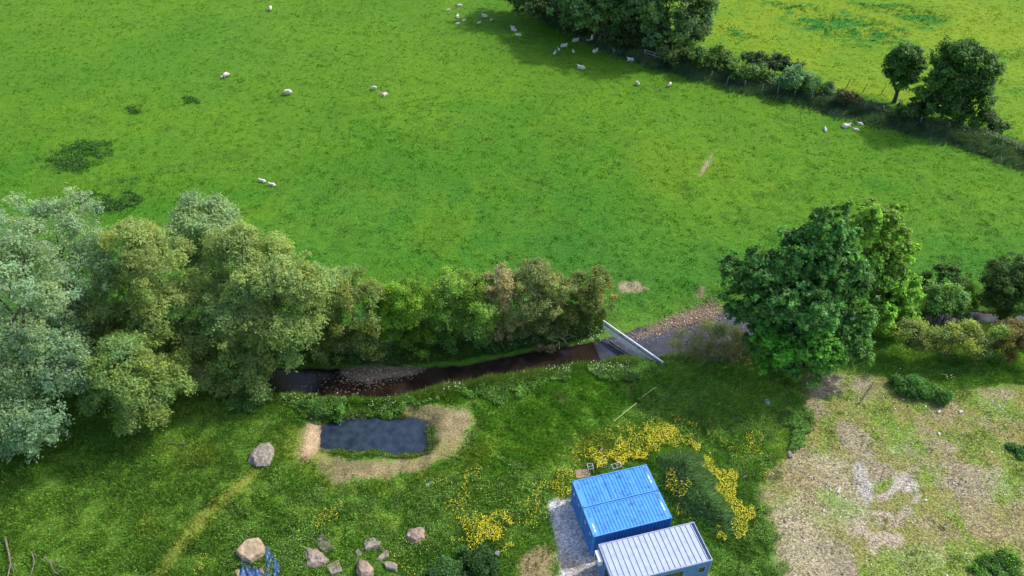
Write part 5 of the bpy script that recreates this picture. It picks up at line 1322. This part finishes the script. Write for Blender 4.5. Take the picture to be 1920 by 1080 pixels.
def sheep_mesh(name, pose, s=1.0, slim=1.0):
    r = slim
    if pose == 'graze':
        nd = [(-.02, 0, .62, .27 * r, .27 * r), (-.42, 0, .60, .24 * r, .25 * r), (.34, 0, .58, .24 * r, .25 * r), (.55, 0, .48, .13, .14), (.72, 0, .26, .09, .095), (.86, 0, .07, .05, .055),
              (-.44, .15, .36, .09, .09), (-.46, .15, .17, .04, .04), (-.44, .15, .0, .035, .035), (-.44, -.15, .36, .09, .09), (-.50, -.15, .17, .04, .04), (-.50, -.15, .0, .035, .035),
              (.33, .14, .34, .08, .08), (.34, .14, .16, .035, .035), (.34, .14, 0, .033, .033), (.33, -.14, .34, .08, .08), (.38, -.14, .16, .035, .035), (.40, -.14, 0, .033, .033), (-.64, 0, .52, .05, .05), (-.68, 0, .34, .035, .035)]
        ed = [(0, 1), (0, 2), (2, 3), (3, 4), (4, 5), (1, 6), (6, 7), (7, 8), (1, 9), (9, 10), (10, 11), (2, 12), (12, 13), (13, 14), (2, 15), (15, 16), (16, 17), (1, 18), (18, 19)]
        ears = [((.68, .07, .32), (.64, .22, .30), .04), ((.68, -.07, .32), (.64, -.22, .30), .04)]
        wf = lambda p: 0.0 if (p.x > .62 or (p.z < .27 and abs(p.x) < .6)) else 1.0
    elif pose == 'stand':
        nd = [(-.02, 0, .62, .25 * r, .27 * r), (-.42, 0, .60, .23 * r, .25 * r), (.34, 0, .60, .23 * r, .25 * r), (.54, 0, .78, .13, .14), (.64, 0, .93, .10, .105), (.83, 0, .84, .05, .055),
              (-.44, .15, .36, .09, .09), (-.48, .15, .17, .04, .04), (-.45, .15, .0, .035, .035), (-.44, -.15, .36, .09, .09), (-.48, -.15, .17, .04, .04), (-.42, -.15, .0, .035, .035),
              (.33, .14, .34, .08, .08), (.33, .14, .16, .035, .035), (.34, .14, 0, .033, .033), (.33, -.14, .34, .08, .08), (.31, -.14, .16, .035, .035), (.28, -.14, 0, .033, .033), (-.64, 0, .52, .05, .05), (-.68, 0, .34, .035, .035)]
        ed = [(0, 1), (0, 2), (2, 3), (3, 4), (4, 5), (1, 6), (6, 7), (7, 8), (1, 9), (9, 10), (10, 11), (2, 12), (12, 13), (13, 14), (2, 15), (15, 16), (16, 17), (1, 18), (18, 19)]
        ears = [((.60, .08, .96), (.55, .24, .94), .04), ((.60, -.08, .96), (.55, -.24, .94), .04)]
        wf = lambda p: 0.0 if ((p.x > .60 and p.z > .7) or p.z < .27) else 1.0
    else:   # lying, legs folded
        nd = [(-.02, 0, .27, .27 * r, .25 * r), (-.42, 0, .25, .25 * r, .24 * r), (.34, 0, .28, .23 * r, .24 * r), (.53, .03, .46, .13, .13), (.63, .05, .62, .10, .105), (.80, .08, .54, .05, .055),
              (-.30, .24, .11, .10, .10), (-.02, .30, .05, .04, .04), (-.30, -.22, .11, .10, .10), (-.04, -.28, .05, .04, .04), (.42, .16, .10, .07, .07), (.66, .17, .05, .035, .035), (.42, -.15, .10, .07, .07), (.62, -.20, .05, .035, .035), (-.66, 0, .18, .05, .05)]
        ed = [(0, 1), (0, 2), (2, 3), (3, 4), (4, 5), (1, 6), (6, 7), (1, 8), (8, 9), (2, 10), (10, 11), (2, 12), (12, 13), (1, 14)]
        ears = [((.59, .13, .65), (.54, .28, .63), .04), ((.59, -.04, .65), (.54, -.19, .63), .04)]
        wf = lambda p: 0.0 if (p.x > .60 or (abs(p.y) > .24 and p.z < .1)) else 1.0
    return skinned(name, nd, ed, ears, wf)


SM = {}
for pose in ('graze', 'stand', 'lie'):
    SM['ewe', pose] = sheep_mesh('ewe', pose, slim=1.08); SM['lamb', pose] = sheep_mesh('lamb', pose, slim=.86)
# kind, pose, px, py (feet), heading in degrees (0 = facing right in the photo, 90 = away), scale, label
FL = [
    ('ewe', 'graze', 508, 20, 100, 1.05, 'ewe grazing alone near the top edge of the pasture'),
    ('ewe', 'graze', 425, 145, 55, 1.0, 'ewe grazing with a lamb at her side, left part of the pasture'),
    ('lamb', 'stand', 418, 147, 250, .62, 'small lamb standing against the ewe in the left part of the pasture'),
    ('ewe', 'graze', 540, 178, 185, 1.12, 'fat ewe grazing side on, alone in the pasture'),
    ('lamb', 'graze', 701, 168, 190, .80, 'young sheep grazing beside the bare scrape in the pasture'),
    ('ewe', 'lie', 722, 179, 240, .92, 'ewe lying on the bare scrape in the pasture'),
    ('lamb', 'lie', 493, 341, 165, .80, 'lamb lying above the willows, left one of a pair'),
    ('lamb', 'lie', 511, 348, 170, .80, 'lamb lying above the willows, right one of a pair'),
    ('ewe', 'lie', 862, 12, 210, .95, 'ewe lying highest in the group at the tree shadow by the top edge'),
    ('lamb', 'lie', 840, 20, 15, .72, 'lamb lying furthest left in the group at the tree shadow'),
    ('ewe', 'lie', 858, 33, 80, .95, 'ewe lying head away from us above two lambs at the shadow edge'),
    ('lamb', 'lie', 869, 40, 20, .78, 'lamb lying just right of the ewe that faces away'),
    ('lamb', 'lie', 858, 46, 10, .75, 'lamb lying below the ewe that faces away'),
    ('ewe', 'lie', 909, 32, 150, 1.05, 'ewe lying with a lamb on either side in the upper tree shadow'),
    ('lamb', 'graze', 921, 40, 60, .66, 'lamb standing right of the ewe with two lambs'),
    ('lamb', 'lie', 898, 44, 30, .68, 'lamb lying left below the ewe with two lambs'),
    ('lamb', 'lie', 962, 52, 175, .75, 'lamb lying pressed behind a ewe at the shadow edge'),
    ('ewe', 'lie', 964, 58, 150, .98, 'ewe lying between two lambs at the shadow edge'),
    ('lamb', 'lie', 972, 67, 170, .80, 'lamb lying in sun just below the ewe between two lambs'),
    ('ewe', 'lie', 1079, 78, 20, 1.05, 'ewe lying facing right in the deep tree shadow'),
    ('ewe', 'lie', 1110, 74, 85, 1.0, 'round ewe lying against the wood edge with lambs on both sides'),
    ('lamb', 'lie', 1103, 77, 200, .74, 'lamb lying left of the round ewe at the wood edge'),
    ('lamb', 'lie', 1120, 73, 10, .62, 'small dusky lamb right of the round ewe at the wood edge'),
    ('ewe', 'lie', 1057, 88, 10, 1.05, 'ewe lying above two small lambs in the tree shadow'),
    ('lamb', 'lie', 1048, 94, 110, .62, 'small lamb, nearer of two below the ewe in the tree shadow'),
    ('lamb', 'lie', 1040, 101, 60, .78, 'small lamb, lower left of two below the ewe in the tree shadow'),
    ('lamb', 'lie', 1075, 98, 100, .70, 'lone lamb lying upright in the middle of the tree shadow'),
    ('ewe', 'lie', 1116, 98, 40, 1.02, 'ewe lying in the tree shadow with her head turned up right'),
    ('ewe', 'lie', 1151, 96, 95, .95, 'ewe lying seen from behind beside the wood edge'),
    ('lamb', 'lie', 1187, 99, 120, .60, 'tiny lamb at the foot of the trees left of the timber fence'),
    ('ewe', 'lie', 1183, 114, 170, 1.05, 'ewe lying stretched out just left of the timber fence'),
    ('ewe', 'lie', 1090, 129, 160, 1.12, 'large ewe lying at the lower edge of the tree shadow'),
    ('ewe', 'graze', 1195, 160, 305, .82, 'sheep grazing head down at the lower tip of the tree shadow'),
    ('ewe', 'graze', 1255, 162, 230, .82, 'sheep grazing in sun close to the far hedge'),
    ('lamb', 'lie', 1547, 245, 80, .80, 'lamb lying in sun left of the oak shadow'),
    ('ewe', 'lie', 1586, 239, 8, 1.08, 'ewe lying at the edge of the oak shadow'),
    ('lamb', 'lie', 1612, 234, 165, .78, 'lamb lying highest in the oak shadow'),
    ('lamb', 'lie', 1605, 245, 175, .76, 'lamb lying below the ewe in the oak shadow'),
]
for kd, pose, px_, py_, hdg, scl, lab in FL:
    p = G(px_, py_)
    o = bpy.data.objects.new('sheep' if kd == 'ewe' else 'lamb', SM[kd, pose]); scene.collection.objects.link(o)
    o.location = (p[0], p[1], p[2] - .01); o.rotation_euler = (0, 0, math.radians(hdg)); o.scale = (scl * .93,) * 3
    tag(o, lab, 'sheep' if kd == 'ewe' else 'lamb', 'sheep and lambs scattered over the pasture')
